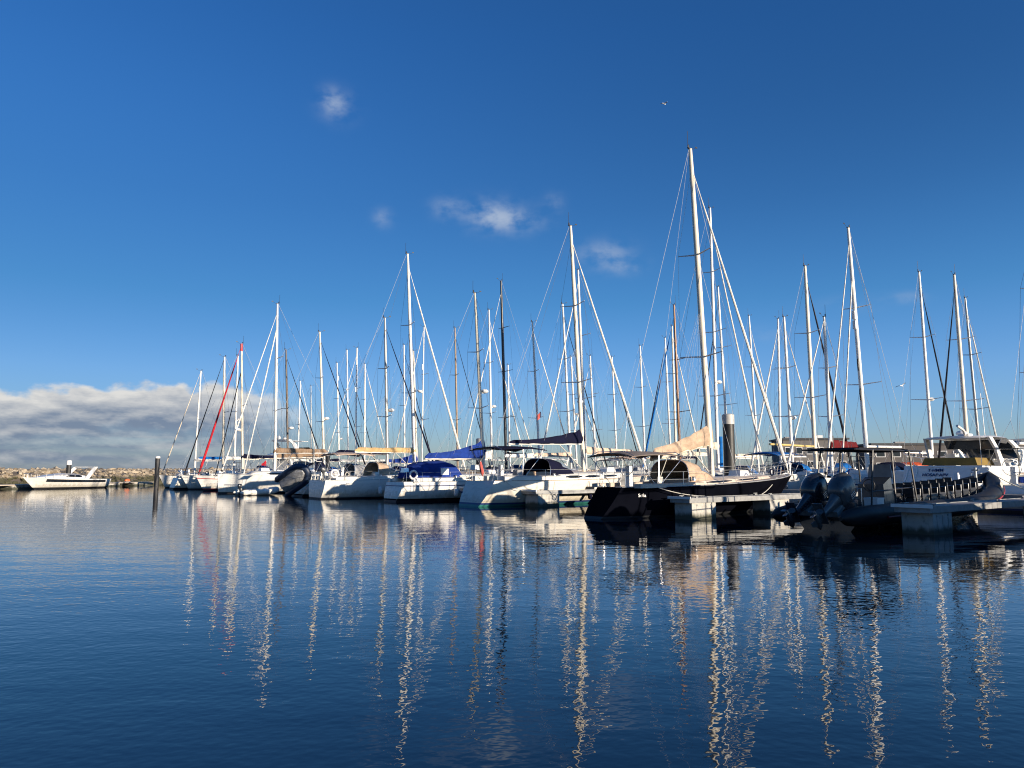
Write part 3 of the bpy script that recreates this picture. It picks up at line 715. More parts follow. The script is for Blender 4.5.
    if ens:
        st = pipe(root, 'flag_staff', [(rs + .1, -.3, fs + .3), (rs - .25, -.3, fs + 1.1)], .014, WHITEP, 5)
        b = MB(); b.tube([(rs - .22, -.3, fs + 1.05), (rs - .20, -.33, fs + .8), (rs - .12, -.30, fs + .5), (rs - .10, -.33, fs + .28)], [.04, .09, .11, .04], 0, 7); b.build('ensign', ens, root)
    if outb: outboard(root, rs - .02, -B * .28, fs + .55, .5, outb)
    return root, H
# ------------------------------------------------------------ pontoons and piles
def floats_and_deck(name, L0, L1, A0, A1, z, spots, along_head, label, fw, fl):
    """a walkway between two plan points: planked deck in a galvanised frame on concrete floats"""
    c = berth((L0 + L1) / 2, (A0 + A1) / 2); root = empty(name, c, HANG, label, 'pontoon', 'floating pontoons of the marina')
    lx = abs(A1 - A0); ly = abs(L1 - L0)
    MB().box((0, 0, z - .045), (lx - .10, ly - .10, .05)).build('deck', PLANK, root)
    f = MB()
    for sg in (-1, 1):
        f.box((0, sg * (ly / 2 - .03), z - .10), (lx, .06, .20)); f.box((sg * (lx / 2 - .03), 0, z - .10), (.055, ly - .13, .198))
    f.build('frame', FRAMEG, root)
    for s in spots:
        p = (s - (A0 + A1) / 2, 0) if along_head else (0, -(s - (L0 + L1) / 2))
        b = MB(); b.box((p[0], p[1], (z - .21) / 2 - .25), (fl, fw, z - .21 + .5))
        o = b.build('float', CONC, root)
        e = MB()                                        # lifting slots and corner straps cast into the block
        for sg in (-1, 1):
            for k in (-.3, 0, .3): e.box((p[0] + k * fl, p[1] + sg * (fw / 2 + .001), z * .42), (.018, .012, z * .5))
            for k in (-.3, .3): e.box((p[0] + k * fl, p[1] + sg * (fw / 2 + .004), z * .66), (.09, .02, .07))
        e.split('float_slot', FRAMEG, o)
    return root
def cleat(root, x, y, z):
    b = MB(); b.box((x, y, z + .03), (.10, .06, .06)); b.tube([(x - .14, y, z + .085), (x + .14, y, z + .085)], .02)
    return b.build('cleat', FRAMEG, root)
DZ = .86
floats_and_deck('walkway_pontoon', -66, 34, 16.5, 18.2, DZ, [x for x in range(-64, 34, 7)], False, 'long walkway pontoon running behind the bows of the front row of yachts', 2.6, 1.7)
def finger(L, label, A0=2.6, w=1.0, end=True, fl=1.5, s2=6.2):
    r = floats_and_deck('finger_pontoon', L - w / 2, L + w / 2, A0, 16.45, DZ, [A0 + .95, A0 + s2], True, label, w - .12, fl)
    lx = 16.45 - A0
    for k in (-.46, -.1, .25):
        for sg in (-1, 1): cleat(r, k * lx, sg * (w / 2 - .12), DZ - .02)
    MB().box((-lx / 2 - .03, 0, DZ + .0), (.07, w + .16, .10)).build('end_fender', WHITEP, r)
    return r
finger(2.55, 'finger pontoon with a pale concrete float beside the dark blue yacht', 2.5, .98)
finger(11.35, 'shaded finger pontoon with a broad concrete float beside the black rigid inflatable', 2.7, 1.05, fl=1.3, s2=11.0)
finger(-9.3, 'finger pontoon with concrete float beside the white yacht with navy canvas hoods', 4.4, 1.2)
finger(-16.6, 'finger pontoon between the blue tented yacht and the yacht with navy canvas hoods', 5.2, 1.0)
finger(-29.5, 'finger pontoon between the tan covered yacht and the yacht carrying a dinghy', 3.4, 1.0)
finger(-36.6, 'finger pontoon between the yacht carrying a dinghy and the plumb bowed white yacht', 2.0, 1.0)
finger(-49.0, 'finger pontoon beside the yacht with the brown stowed sail', 3.4, 1.0)
finger(20.2, 'finger pontoon beyond the right hand small motorboat', 2.6, 1.2)

def pedestal(L, A, label):
    r = empty('service_pedestal', berth(L, A, DZ - .02), HANG, label, 'power pedestal', 'service pedestals on the pontoons')
    MB().ring_loft([[(-.12, -.09, 0), (.12, -.09, 0), (.12, .09, 0), (-.12, .09, 0)], [(-.10, -.08, .85), (.10, -.08, .85), (.10, .08, .85), (-.10, .08, .85)], [(-.06, -.06, .98), (.06, -.06, .98), (.06, .06, .98), (-.06, .06, .98)]]).build('body', WHITEP, r)
    b = MB(); b.box((0, -.10, .55), (.12, .02, .16)); b.build('socket', DKBLUE, r); MB().torus((0, .13, .5), .12, .022, 'y', 0, 12, 5).build('hose_coil', AZURE, r)
pedestal(2.2, 15.9, 'white service pedestal at the root of the navy sloop finger pontoon')
pedestal(11.5, 13.4, 'white service pedestal on the finger pontoon beside the black inflatable')
pedestal(-9.5, 15.6, 'white service pedestal beyond the yacht with navy canvas hoods')
pedestal(7.0, 17.0, 'white service pedestal on the walkway ahead of the black inflatable')
PILE = mat('weathered black pile', (0.030, 0.030, 0.032), 0.6, 0, 0.25, 1.5, stain=((0.10, 0.09, 0.07), 0.4), stretch=(1, 1, .3))
PILEG = mat('grey steel pile', (0.030, 0.030, 0.029), 0.55, 0.2, 0.2, 1.2, stain=((0.09, 0.075, 0.055), 0.5), stretch=(1, 1, .25))
def pile(L, A, h, r, m, label, cap=.5, pos=None, capm=WHITEP):
    root = empty('mooring_pile', pos or berth(L, A), 0, label, 'pile', 'steel piles holding the pontoons')
    MB().tube([(0, 0, -1.5), (0, 0, h - cap)], r, 0, 20).build('post', m, root)
    b = MB(); b.tube([(0, 0, h - cap), (0, 0, h - .06), (0, 0, h)], [r * 1.06, r * 1.06, r * .7], 0, 20); b.build('cap', capm, root)
    return root
CAPG = mat('faded grey pile cap', (0.50, 0.48, 0.44), 0.5, 0, 0.1, 2)
pile(-4.9, 16.0, 5.25, .33, PILEG, 'stout dark grey pile with pale cap beside the beige covered main mast', .62, capm=CAPG)
pile(-34.0, 18.6, 4.85, .33, PILEG, 'dark grey pile with pale cap between the two royal blue sail covers', .55, capm=CAPG)
pile(-60, -3, 3.35, .23, PILE, 'black pile with white cap standing alone at the left end of the yachts', .22)
pile(22, 18.6, 4.9, .33, PILEG, 'grey pile holding the walkway pontoon far on the right', .55, capm=CAPG)
pile(-66.5, 18.2, 4.0, .25, PILEG, 'slim grey pile at the far end of the walkway pontoon', .3)
# the pontoon along the breakwater
def shore_pontoon():
    a, b = Vector((-59.5, 50, 0)), Vector((-46.8, 97, 0)); d = (b - a); ang = math.atan2(d.y, d.x)
    root = empty('shore_pontoon', (a + b) / 2, ang, 'low pale pontoon lying along the foot of the rock breakwater', 'pontoon'); n = d.length
    MB().box((0, 0, .41), (n, 2.0, .10)).build('deck', mat('pale pontoon deck', (0.50, 0.43, 0.34), .8, 0, .15, 3), root)
    for i in range(9): MB().box((-n / 2 + 2 + i * (n - 4) / 8, 0, .05), (3.2, 1.8, .6)).build('float', CONC, root)
    return a, d.normalized()
SPA, SPD = shore_pontoon()
pile(0, 0, 3.0, .24, PILEG, 'grey pile with rounded white cap behind the moored white cruiser', .5, pos=(-48.0, 81.2, 0))
p_ = SPA + SPD * 46.2
dk = empty('dinghy_cradle', p_ + Vector((-1.2, .4, .46)), 1.2, 'small orange upturned tender lying on the pontoon under the breakwater', 'tender')
MB().ell((0, 0, .15), (.40, .24, .24), 0, 14, 7, -.3).build('hull', ORANGE, dk); MB().box((0, 0, .02), (.6, .4, .08)).build('cradle', PLANK, dk)

# ------------------------------------------------------------ front row of yachts, stern or bow towards the open water
darkb, HD = sailboat('dark navy sloop with beige sail cover and brown bimini moored nearest the water', (711, 688.5, 149), 7.9, 14.4, 1, 3.9, NAVY, BLACKP, NAVY, None, 1.24, 1.72, 1.0, 1.9, .36,
    ALUC, .135, .538, WHITEF, .075, 2, BEIGE, (1.05, .48), None, .29, 3.15, -.75, BEIGE, mat('taupe canvas', (0.20, 0.16, 0.13), .85, 0, .15, 2), None, 2, rigc=WIREL, fend=0, windows=2, cabm=mat('pale deckhouse', (.55, .46, .37), .5, 0, .08, 2), low=.58, bimh=1.5, deckm=mat('bleached teak deck', (.46, .37, .29), .75, 0, .12, 6, stretch=(1, 14, 1)), name='sailing_yacht', group='yachts berthed along the front row', lat=0)
b3, H3 = sailboat('white yacht with navy canvas hoods and navy sail cover on a white boom', (583.5, 568, 226), 10.6, 14.6, 1, 4.4, GEL2, TEALH, DKBLUE, None, 1.36, 1.62, .8, 1.0, .60,
    ALUC, .13, .585, WHITEF, .085, 2, NAVYF, (.95, .26), ALU, .40, 3.55, -.12, NAVYF, NAVYF, None, 2, fend=2, portl=2, windows=3, ens=PINKF, group='yachts berthed along the front row')
b2, H2 = sailboat('white yacht with royal blue cockpit tent and royal blue sail cover', (484, 475, 293), 8.9, 12.2, 1, 3.8, GEL, BLACKP, NAVY, DKBLUE, 1.2, 1.5, .35, 1.0, .58,
    ALUC, .12, .59, None, .07, 2, BLUEF, (1.35, .42), None, .385, 2.72, -.05, None, None, BLUEF, 2, radar=.45, fend=3, portl=1, buoy=WHITEP, group='yachts berthed along the front row')
b1, H1 = sailboat('white yacht with long tan sail cover, beige bimini and horseshoe lifebuoy', (415, 405, 254), 7.6, 12.8, 1, 4.1, GEL, BLACKP, GELG, None, 1.25, 1.55, .15, 1.0, .66,
    ALU, .125, .61, WHITEF, .085, 2, TAN, (.42, .36), ALU, .385, 3.25, -.02, BEIGE, PEACH, None, 2, fend=3, portl=2, buoy=WHITEP, wind=False, group='yachts berthed along the front row', outb=GREYENG)
b0, H0 = sailboat('grey masted white yacht with a dark dinghy slung across its stern', (388, 385, 318), 8.2, 12.6, 1, 3.9, GEL, BLACKP, NAVY, GELG, 1.2, 1.5, .5, 1.0, .74,
    ALUG, .115, .6, NAVYF, .065, 2, NAVYF, (.4, .3), None, .36, None, .05, GREYF, None, None, 2, radar=.4, fend=2, portl=1, group='yachts berthed along the front row')
sailboat('white plumb bowed yacht with tall white mast lying bow out', (275.5, 277.5, 304), 2.6, 13.4, -1, 4.3, GEL, BLACKP, GEL, None, 1.42, 1.62, .4, .12, .82,
    ALU, .115, .64, WHITEF, .06, 2, BROWNF, (.5, .4), None, .36, None, .05, NAVYF, None, None, 2, inner=(.86, .05, WHITEF), portl=1, fend=3, buoy=ORANGE, group='yachts berthed along the front row')
sailboat('white yacht with fluffy brown sail stowed on a white boom', (325, 319.5, 332), 9.3, 12.6, 1, 3.8, GEL, BLACKP, NAVY, DKBLUE, 1.2, 1.5, .4, 1.0, .74,
    ALUC, .115, .6, NAVYF, .065, 2, BROWNF, (.62, .55), ALU, .38, 3.2, -.14, None, None, None, 1, radar=.38, group='yachts berthed along the front row')
sailboat('yacht with tall dark mast and bent black furled jib behind the brown stowed sail', (289, 286, 350), 8.4, 11.4, 1, 3.5, GEL, BLACKP, NAVY, REDP, None, None, .4, .9, .7,
    mat('weathered dark spar', (0.13, 0.10, 0.075), .5, 0, .3, 2), .11, .6, BLACKF, .06, 1, NAVYF, (.5, .3), None, .36, None, .05, AZURE, None, None, 1, radar=.36, group='yachts berthed along the front row')
sailboat('yacht with red furled jib and red tipped mast lying bow out', (243.5, 241.5, 344), 3.1, 11.0, -1, 3.4, GEL, BLACKP, REDP, REDP, None, None, .4, .8, .74,
    ALUC, .115, .6, REDF, .105, 1, NAVYF, (.5, .3), None, .36, None, .05, None, None, None, 1, red_tip=True, inner=(.80, .045, BLACKF), radar=.33, group='yachts berthed along the front row')
sailboat('yacht with thick cream mast and dark furled jib next to the red furled jib', (224, 224.5, 357), 2.8, 10.2, -1, 3.2, GEL, BLACKP, GELG, None, None, None, .4, .8, .74,
    ALUC, .125, .6, BLACKF, .06, 1, WHITEF, (.4, .3), None, .36, None, .05, None, None, None, 1, group='yachts berthed along the front row', ant=False)
sailboat('small white yacht with cream furled jib, last in the row towards the breakwater', (195.5, 201, 371), 2.3, 9.2, -1, 2.9, GEL, BLACKP, GELG, None, None, None, .3, .7, .74,
    ALU, .10, .6, CREAMF, .06, 1, GREYF, (.35, .25), None, .36, None, .05, None, None, None, 1, group='yachts berthed along the front row', ant=False)
sailboat('white masted yacht lying stern out between the cream mast and the red tipped mast', (235, 238, 356), 4.6, 10.4, 1, 3.2, GEL, BLACKP, NAVY, None, None, None, .4, .8, .72,
    ALU, .105, .6, None, .06, 1, AZURE, (.4, .3), None, .36, None, .05, None, None, None, 1, radar=.45, group='yachts berthed along the front row')

# lettering and fittings seen on the near yachts
def letters(root, text, p, size, rot, m, name='name_lettering', bold=.006):
    c = bpy.data.curves.new(name, 'FONT'); c.body = text; c.size = size; c.extrude = .004; c.align_x = 'CENTER'; c.offset = bold
    t = bpy.data.objects.new(name, c); COL.objects.link(t)
    dg = bpy.context.evaluated_depsgraph_get(); me = bpy.data.meshes.new_from_object(t.evaluated_get(dg)); bpy.data.objects.remove(t)
    me.materials.clear(); me.materials.append(m); o = bpy.data.objects.new(name, me); COL.objects.link(o)
    o.parent = root; o.location = p; o.rotation_euler = rot
    return o
letters(darkb, 'Sofia', (1.75, -HD.half(.07) * .975 - .06, .86), .19, (R(87), 0, R(-18)), WHITEP, bold=.0)
letters(b3, 'Mar', (-.28, .25, .72), .22, (R(90 + 25), 0, R(-90)), DKBLUE)

# a drooping dark tender carried across the stern of the grey masted yacht
def tender(loc, rz, roll, L, B, r, m, label, tip=0.0):
    root = empty('inflatable_tender', loc, rz, label, 'tender'); root.rotation_euler = (roll, tip, rz)
    pts = [(-L * .5, -B / 2, 0), (L * .2, -B / 2, .02)] + [(L * .2 + L * .3 * math.sin(a), -B / 2 * math.cos(a), .02 + .18 * math.sin(a)) for a in (math.pi * k / 10 for k in range(1, 10))] + [(L * .2, B / 2, .02), (-L * .5, B / 2, 0)]
    MB().tube([(-L * .6, -B / 2, 0)] + pts + [(-L * .6, B / 2, 0)], [r * .25] + [r] * len(pts) + [r * .25], 0, 12).build('tube', m, root)
    b = MB(); b.ring_loft([[(x, -w, 0), (x, -w * .6, -.16), (x, 0, -.30 + .22 * u), (x, w * .6, -.16), (x, w, 0)] for x, w, u in ((-L * .46, B / 2, 0), (0, B / 2, 0), (L * .25, B * .42, .3), (L * .45, B * .12, 1))], 0, True); b.build('hull', GREYF, root)
    MB().box((-L * .42, 0, .05), (.06, B - r, .42)).build('transom', GREYENG, root)
    MB().box((0, 0, .08), (.28, B - r * .8, .05)).build('thwart', PLANK, root)
    return root
pz = b0.location + HEAD * -.45 + LAT * .45
tender(pz + Vector((0, 0, 1.28)), HANG - math.pi / 2 + .25, R(-62), 2.9, 1.35, .24, HYPB, 'dark blue inflatable tender hung on edge across a yacht stern', -.42)
wt = berth(-36.9, -.6, .22)
wte = tender(wt, HANG + .1, 0, 2.9, 1.3, .22, WHITEF, 'small white inflatable tender afloat beside the plumb bowed yacht')
outboard(wte, -1.45, 0, .34, .45, GRAPH)
red_ = tender(berth(-4.0, 17.5, 1.05), HANG + 1.4, 0, 2.6, 1.2, .2, HYPB, 'small dark tender stowed on the walkway beyond the navy sloop')
dv = MB()
for sg in (-1, 1): dv.tube([(.75, sg * .8, 1.2), (.4, sg * .8, 2.25), (-.55, sg * .8, 2.35)], .04)
dv.split('davit', STEEL, b0)

# ------------------------------------------------------------ rows behind the walkway
G2 = 'yachts berthed in the rows behind'
def back(label, px, A, L, d=1, **k):
    k.setdefault('det', 1 if (470 < px[0] < 730 or px[0] > 800) and A < 32 else 0); k.setdefault('group', G2); return sailboat(label, px, A, L, d, **k)
back('slim white mast rising just right of the dark mast, on a white sloop', (298, 300.5, 381), 24.4, 10, cover=AZURE, ch=(.4, .3), jib=WHITEF, nsp=1)
back('sloop with thin dark grey mast behind the slim white mast', (312, 311, 386), 24.4, 10, mastm=ALUG, mr=.08, jib=None, nsp=1, hood=NAVYF, ant=False)
back('sloop with white box reflector high on its mast, left of the mast trio', (340, 337, 363), 25.56, 12, refl=.86, jib=NAVYF, jr=.06, cover=NAVYF, hood=GREYF, radar=.3)
back('white masted sloop with slanting black jib, first of the mast trio', (349, 347, 350), 28.65, 12.5, jib=BLACKF, jr=.06, hood=AZURE)
back('white masted sloop with white mast box, second of the mast trio', (356, 357, 348), 23.64, 12, -1, refl=.66, jib=WHITEF, jr=.06, bim=NAVYF)
back('short white masted sloop right of the mast trio', (365, 365, 364), 26.98, 11, jib=WHITEF, hood=NAVYF, cover=GREYF)
back('sloop with short white mast left of the tall antenna topped mast', (405, 404, 345), 25.67, 11.5, mr=.10, jib=BLACKF, jr=.06, nsp=1, hood=BLUEF)
back('sloop with tan mast and royal blue cover hung from mast to boom end', (417.5, 413.5, 351), 25.27, 11.5, mastm=ALUC, jib=None, cover=BLUEF, ch=(1.45, .45), zb=2.75, boom_l=.36, hood=BLUEF)
back('sloop carrying radar and lamps on brackets behind the blue sail covers', (422, 424, 327), 23.01, 10.5, -1, radar=.55, refl=.72, jib=WHITEF, jr=.06, mr=.08)
back('sloop with brownish mast beside the left dark grey pile', (458, 455, 328), 25.56, 12, mastm=mat('brown grey spar', (.30, .22, .15), .5, 0, .2, 2), jib=BLACKF, jr=.055, nsp=2, cover=CREAMF, hood=GREENF)
back('sloop with white mast and cream crossed jibs right of the cream mast', (492, 489, 310), 25.85, 12.5, jib=WHITEF, radar=.40, cover=WHITEF, ch=(.9, .3), bim=GREYF)
back('sloop with tall black carbon mast', (506.5, 501, 281), 24.48, 14, -1, mastm=ALUB, mr=.15, jib=WHITEF, jr=.06, nsp=3, cover=BLACKF, bim=WHITEF)
back('short masted sloop hidden just right of the black mast', (510, 508, 365), 36.36, 12, nsp=1, hood=NAVYF, ant=False)
back('sloop with white mast and red courtesy flag under its spreader', (540, 532, 322), 25.56, 12, jib=WHITEF, jr=.07, mast_flag=(.40, PINKF), hood=AZURE, cover=WHITEF)
back('sloop with white mast close left of the tall cream mast', (571, 561, 304), 26.25, 12.5, jib=BLACKF, jr=.055, hood=NAVYF, cover=PEACH, ch=(.5, .3))
back('sloop with second white mast close behind the tall cream mast', (586, 578, 270), 24.48, 14, -1, jib=WHITEF, mr=.12, cover=PEACH, ch=(.75, .5), boom_l=.44, zb=3.35, bim=PEACH, radar=.34)
back('distant sloop with radar half way up its thin mast', (577, 571, 357), 38.36, 12, radar=.5, hood=NAVYF)
back('distant sloop with crossed white jib right of the tall cream mast', (596, 590, 356), 38.04, 12, -1, jib=WHITEF, hood=GREYF)
back('distant sloop with thin mast and black jib beneath the long white jib', (617, 612, 357), 48.76, 12, jib=BLACKF, jr=.07, cover=GREYF)
back('distant sloop with twin spreaders standing clear in the gap', (645, 640, 346), 42.25, 12.5, jib=WHITEF, jr=.03, rigc=WIRE, cover=GREYF, ch=(.8, .4), bim=GREYF)
back('distant sloop with black jib slanting left of the brown wooden mast', (671, 665, 338), 42.44, 12, -1, jib=BLACKF, jr=.07, cover=NAVYF)
back('sloop with cream mast touching the brown wooden mast', (676, 672, 326), 39.27, 11.5, mastm=ALUC, jib=WHITEF, hood=NAVYF)
back('sloop with varnished brown wooden mast and blue jib sock', (680, 674, 305), 28.04, 12, -1, mastm=BROWNM, mr=.11, jib=AZURE, jr=.07, nsp=2, cover=CREAMF)
back('tall white masted sloop with radar and rolled azure sail behind the navy sloop', (717.5, 710, 208), 27.59, 15.5, mr=.125, jib=WHITEF, jr=.08, nsp=3, radar=.33, sail_sock=(.02, .13, AZURE), cover=CREAMF, ch=(.55, .45), zb=3.6, boom_l=.3)
back('sloop with white mast and long black jib just right of the tall main mast', (728.5, 718, 287), 39.66, 13, -1, jib=BLACKF, jr=.06, refl=.55, nsp=2)
back('sloop with white mast leaning over the cream sail roll', (758, 749, 316), 51.45, 12.5, jib=WHITEF, cover=CREAMF, ch=(.6, .5), hood=AZURE)
back('distant sloop with straight white mast, left of a close pair', (780, 778, 319), 40.04, 12, -1, jib=WHITEF, jr=.09)
back('distant sloop with white mast and radar bracket, right of a close pair', (792, 784, 317), 30.76, 12, jib=WHITEF, jr=.06, radar=.35)
back('sloop with stout cream mast, yellow boom and striped dark jib', (815, 805, 266), 28.2, 13, mastm=ALUC, mr=.14, jib=BLACKF, jr=.085, boomm=mat('yellow boom paint', (.62, .45, .16), .4, 0, .1, 2), boom_l=.42, zb=3.6, cover=None, hood=AZURE, bim=AZURE, buoy=ORANGE, rigc=WIRE)
back('small white sloop with wine red sail cover lying bow out behind the black inflatable', (831, 824, 317), 24.4, 10, -1, B=2.7, mf=.45, jib=WHITEF, jr=.06, cover=WINE, ch=(.70, .50), zb=3.3, boom_l=.34, det=1, refl=.3, fb=1.75, hood=AZURE)
back('tall white masted sloop crowded with mast fittings and a bare white boom', (867, 848, 228), 23.3, 12.0, -1, mr=.125, jib=WHITEF, jr=.055, inner=(.80, .05, WHITEF), gear=True, cover=None, zb=3.35, det=1, cove=DKBLUE, hood=NAVYF, ant=False)
back('sloop with white mast, twin wide spreaders and orange cockpit hood', (932, 919, 272), 39.05, 12.5, jib=BLACKF, jr=.075, hood=ORANGF, tent=ORANGF, radar=.36, cover=None)
back('sloop with cream mast right of the twin wide spreaders', (968, 954, 275), 37.5, 13, -1, mastm=ALUC, mr=.14, jib=BLACKF, jr=.07, cover=GREYF)
back('sloop with grey mast and long white jib, last before the picture edge', (980, 965, 298), 52.14, 13, mastm=ALUG, jib=WHITEF, jr=.085)
back('tall sloop whose shrouds graze the right edge', (1052, 1038, 200), 26.0, 13, 1, jib=WHITEF, det=1)
# ------------------------------------------------------------ motor craft
def house(root, name, secs, m, glass=(), ang=30):
    """lofted superstructure; secs = (x, z0, half width low, z1, half width high); glass = (u0, u1, v0, v1) bands on both sides"""
    def ring(x, z0, w0, z1, w1):
        h = z1 - z0
        return [(x, -w0, z0), (x, -(w0 + (w1 - w0) * .8), z0 + h * .80), (x, -w1 * .88, z0 + h * .96), (x, -w1 * .5, z0 + h * 1.02), (x, 0, z0 + h * 1.04), (x, w1 * .5, z0 + h * 1.02), (x, w1 * .88, z0 + h * .96), (x, (w0 + (w1 - w0) * .8), z0 + h * .80), (x, w0, z0)]
    o = MB().ring_loft([ring(*s) for s in secs], 0, False).build(name, m, root, ang)
    def at(u):
        k = u * (len(secs) - 1); i = min(int(k), len(secs) - 2); f = k - i
        return [a + (b - a) * f for a, b in zip(secs[i], secs[i + 1])]
    for u0, u1, v0, v1 in glass:
        for sg in (-1, 1):
            lo, hi = [], []
            for i in range(7):
                x, z0, w0, z1, w1 = at(u0 + (u1 - u0) * i / 6); h = z1 - z0; e = .10 if i in (0, 6) else 0
                lo.append((x, sg * (w0 + (w1 - w0) * (v0 + e)), z0 + h * (v0 + e))); hi.append((x, sg * (w0 + (w1 - w0) * (v1 - e)), z0 + h * (v1 - e)))
            b = MB(); side_panel(b, lo, hi, .012); b.build('window', GLASS, o)
    return o
def motor_hull(label, loc, rz, L, B, fs, fb, cat='motorboat', name='motor_cruiser', hull=GEL, boot=NAVY, stripe=None, rs=-.2, rb=1.4, tw=.88, group='motorboats among the yachts'):
    root = empty(name, loc, rz, label, cat, group)
    H = Hull(L, B, fs, fb, tw, rs, rb, .05, .5, .45, .12)
    H.mesh(stripe is not None).build('hull', [hull, BLACKP, boot, stripe or hull], root, 40)
    H.deck(drop=.06).build('deck', DECK, root, 50)
    return root, H
def bow_rail(root, H, L, x0, h=.55):
    b = MB()
    def sp(x, sg, dz): return (x, sg * (H.deck_half(x) - .06), H.deck_z(x) + dz)
    xs = [x0 + (L - .4 - x0) * i / 6 for i in range(7)]
    b.tube([sp(x, -1, h) for x in xs] + [(L + .02, 0, H.deck_z(L - .2) + h + .05)] + [sp(x, 1, h) for x in reversed(xs)], .016)
    for sg in (-1, 1):
        for x in xs: b.tube([sp(x, sg, 0), sp(x, sg, h)], .013)
    return b.build('bow_rail', STEEL, root)
def windscreen(root, pts0, pts1, m=GLASS):
    b = MB(); b.ring_loft([pts0, pts1, [(p[0] - .03, p[1], p[2]) for p in pts1], [(p[0] - .03, p[1], p[2]) for p in pts0]], 0, False, False, False)
    return b.build('windscreen', m, root, 60)

# the white sports cruiser moored along the breakwater
d = SPD
r, H = motor_hull('low white sports cruiser with raked arch moored below the rock breakwater', (-46.5, 84.5, 0), math.atan2(-d.y, -d.x) + .02, 9.8, 3.4, .98, 1.22, stripe=None)
for sg in (-1, 1):
    b = MB(); lo = []; hi = []
    for i in range(9): x = .7 + 7.2 * i / 8; lo.append((x, sg * (H.deck_half(x) + .0), H.deck_z(x) - .34)); hi.append((x, sg * (H.deck_half(x) + .012), H.deck_z(x) - .10))
    side_panel(b, lo, hi, .012); b.build('hull_window', GLASS, r)
house(r, 'cabin', ((2.9, .95, 1.35, 1.35, 1.15), (4.2, 1.0, 1.38, 1.55, 1.12), (5.4, 1.05, 1.3, 1.58, 1.0), (6.8, 1.1, 1.12, 1.42, .8), (7.9, 1.12, .8, 1.28, .5), (8.8, 1.14, .38, 1.19, .28)), GEL, ((.12, .5, .35, .85),))
b = MB()
for sg in (-1, 1): b.ring_loft([[(x - .28, sg * (y - .05), z), (x + .28, sg * (y - .05), z), (x + .28, sg * (y + .05), z), (x - .28, sg * (y + .05), z)] for x, y, z in ((3.3, 1.45, .95), (2.7, 1.42, 1.6), (2.0, 1.30, 2.25))])
b.box((1.9, 0, 2.27), (.5, 2.6, .08)); b.build('radar_arch', GEL, r)
bow_rail(r, H, 9.8, 5.0, .4); MB().box((-.35, 0, .35), (.9, 2.6, .12)).build('bathing_platform', GEL, r)

# flybridge yachts
def at_px(px, A): return berth(lat_of(px, A), A)
def flybridge(label, loc, rz, L, B, ztop, group='motorboats among the yachts', arch=True, flagm=None):
    r, H = motor_hull(label, loc, rz, L, B, L * .10, L * .155, 'motor yacht', 'motor_yacht', rb=1.8, group=group)
    z0 = L * .10 - .05; z1 = z0 + (ztop - z0) * .42; z2 = z0 + (ztop - z0) * .62
    house(r, 'saloon', ((.16 * L, z0, B * .42, z1, B * .38), (.3 * L, z0, B * .42, z1 + .05, B * .38), (.48 * L, z0 + .1, B * .40, z1 + .05, B * .35), (.60 * L, z0 + .2, B * .36, z0 + (z1 - z0) * .62, B * .30), (.74 * L, z0 + .3, B * .24, z0 + .42, B * .18)), GEL, ((.04, .40, .42, .82), (.46, .74, .42, .85)))
    house(r, 'flybridge', ((.06 * L, z1 + .03, B * .42, z1 + .45, B * .42), (.2 * L, z1 + .03, B * .44, z2, B * .42), (.42 * L, z1 + .03, B * .42, z2 + .1, B * .38), (.55 * L, z1 + .03, B * .32, z1 + .25, B * .24)), GEL)
    windscreen(r, [(.44 * L, y * B, z2 + .08) for y in (-.36, -.2, .2, .36)], [(.40 * L, y * B, z2 + .5) for y in (-.34, -.19, .19, .34)])
    b = MB()
    for sg in (-1, 1): b.ring_loft([[(x - w, sg * (y - .06), z), (x + w, sg * (y - .06), z), (x + w, sg * (y + .06), z), (x - w, sg * (y + .06), z)] for x, y, z, w in ((.24 * L, B * .40, z2 - .1, .45), (.19 * L, B * .38, z2 + (ztop - z2) * .5, .32), (.14 * L, B * .33, ztop - .55, .25))])
    b.box((.145 * L, 0, ztop - .55), (.7, B * .70, .12)); b.build('radar_arch', GEL, r)
    MB().box((.245 * L, 0, ztop - .68), (.26 * L, B * .74, .07)).build('hardtop', GEL, r)
    dome(r, (.14 * L, B * .12, ztop - .25), .30, name='satellite_dome', flat=1.0); dome(r, (.14 * L, -B * .16, ztop - .38), .26)
    bow_rail(r, H, L, .45 * L, .7)
    MB().box((-.5, 0, .45), (1.2, B * .8, .12)).build('bathing_platform', TEAK, r)
    if flagm: pipe(r, 'flag_staff', [(.1, 0, z0), (-.4, 0, z0 + 1.9)], .02, WHITEP); flag(r, (-.35, 0, z0 + 1.9), .8, .95, flagm, .5)
    return r
flybridge('white flybridge motor yacht with round dome beyond the red tipped mast', (-31.2, 96, 0), HANG + .35, 13.5, 4.3, 6.4, flagm=REDF)
flybridge('large white flybridge motor yacht with dark windows at the right edge', at_px(1062, 46), HANG + math.pi - .35, 15.0, 4.6, 4.8)

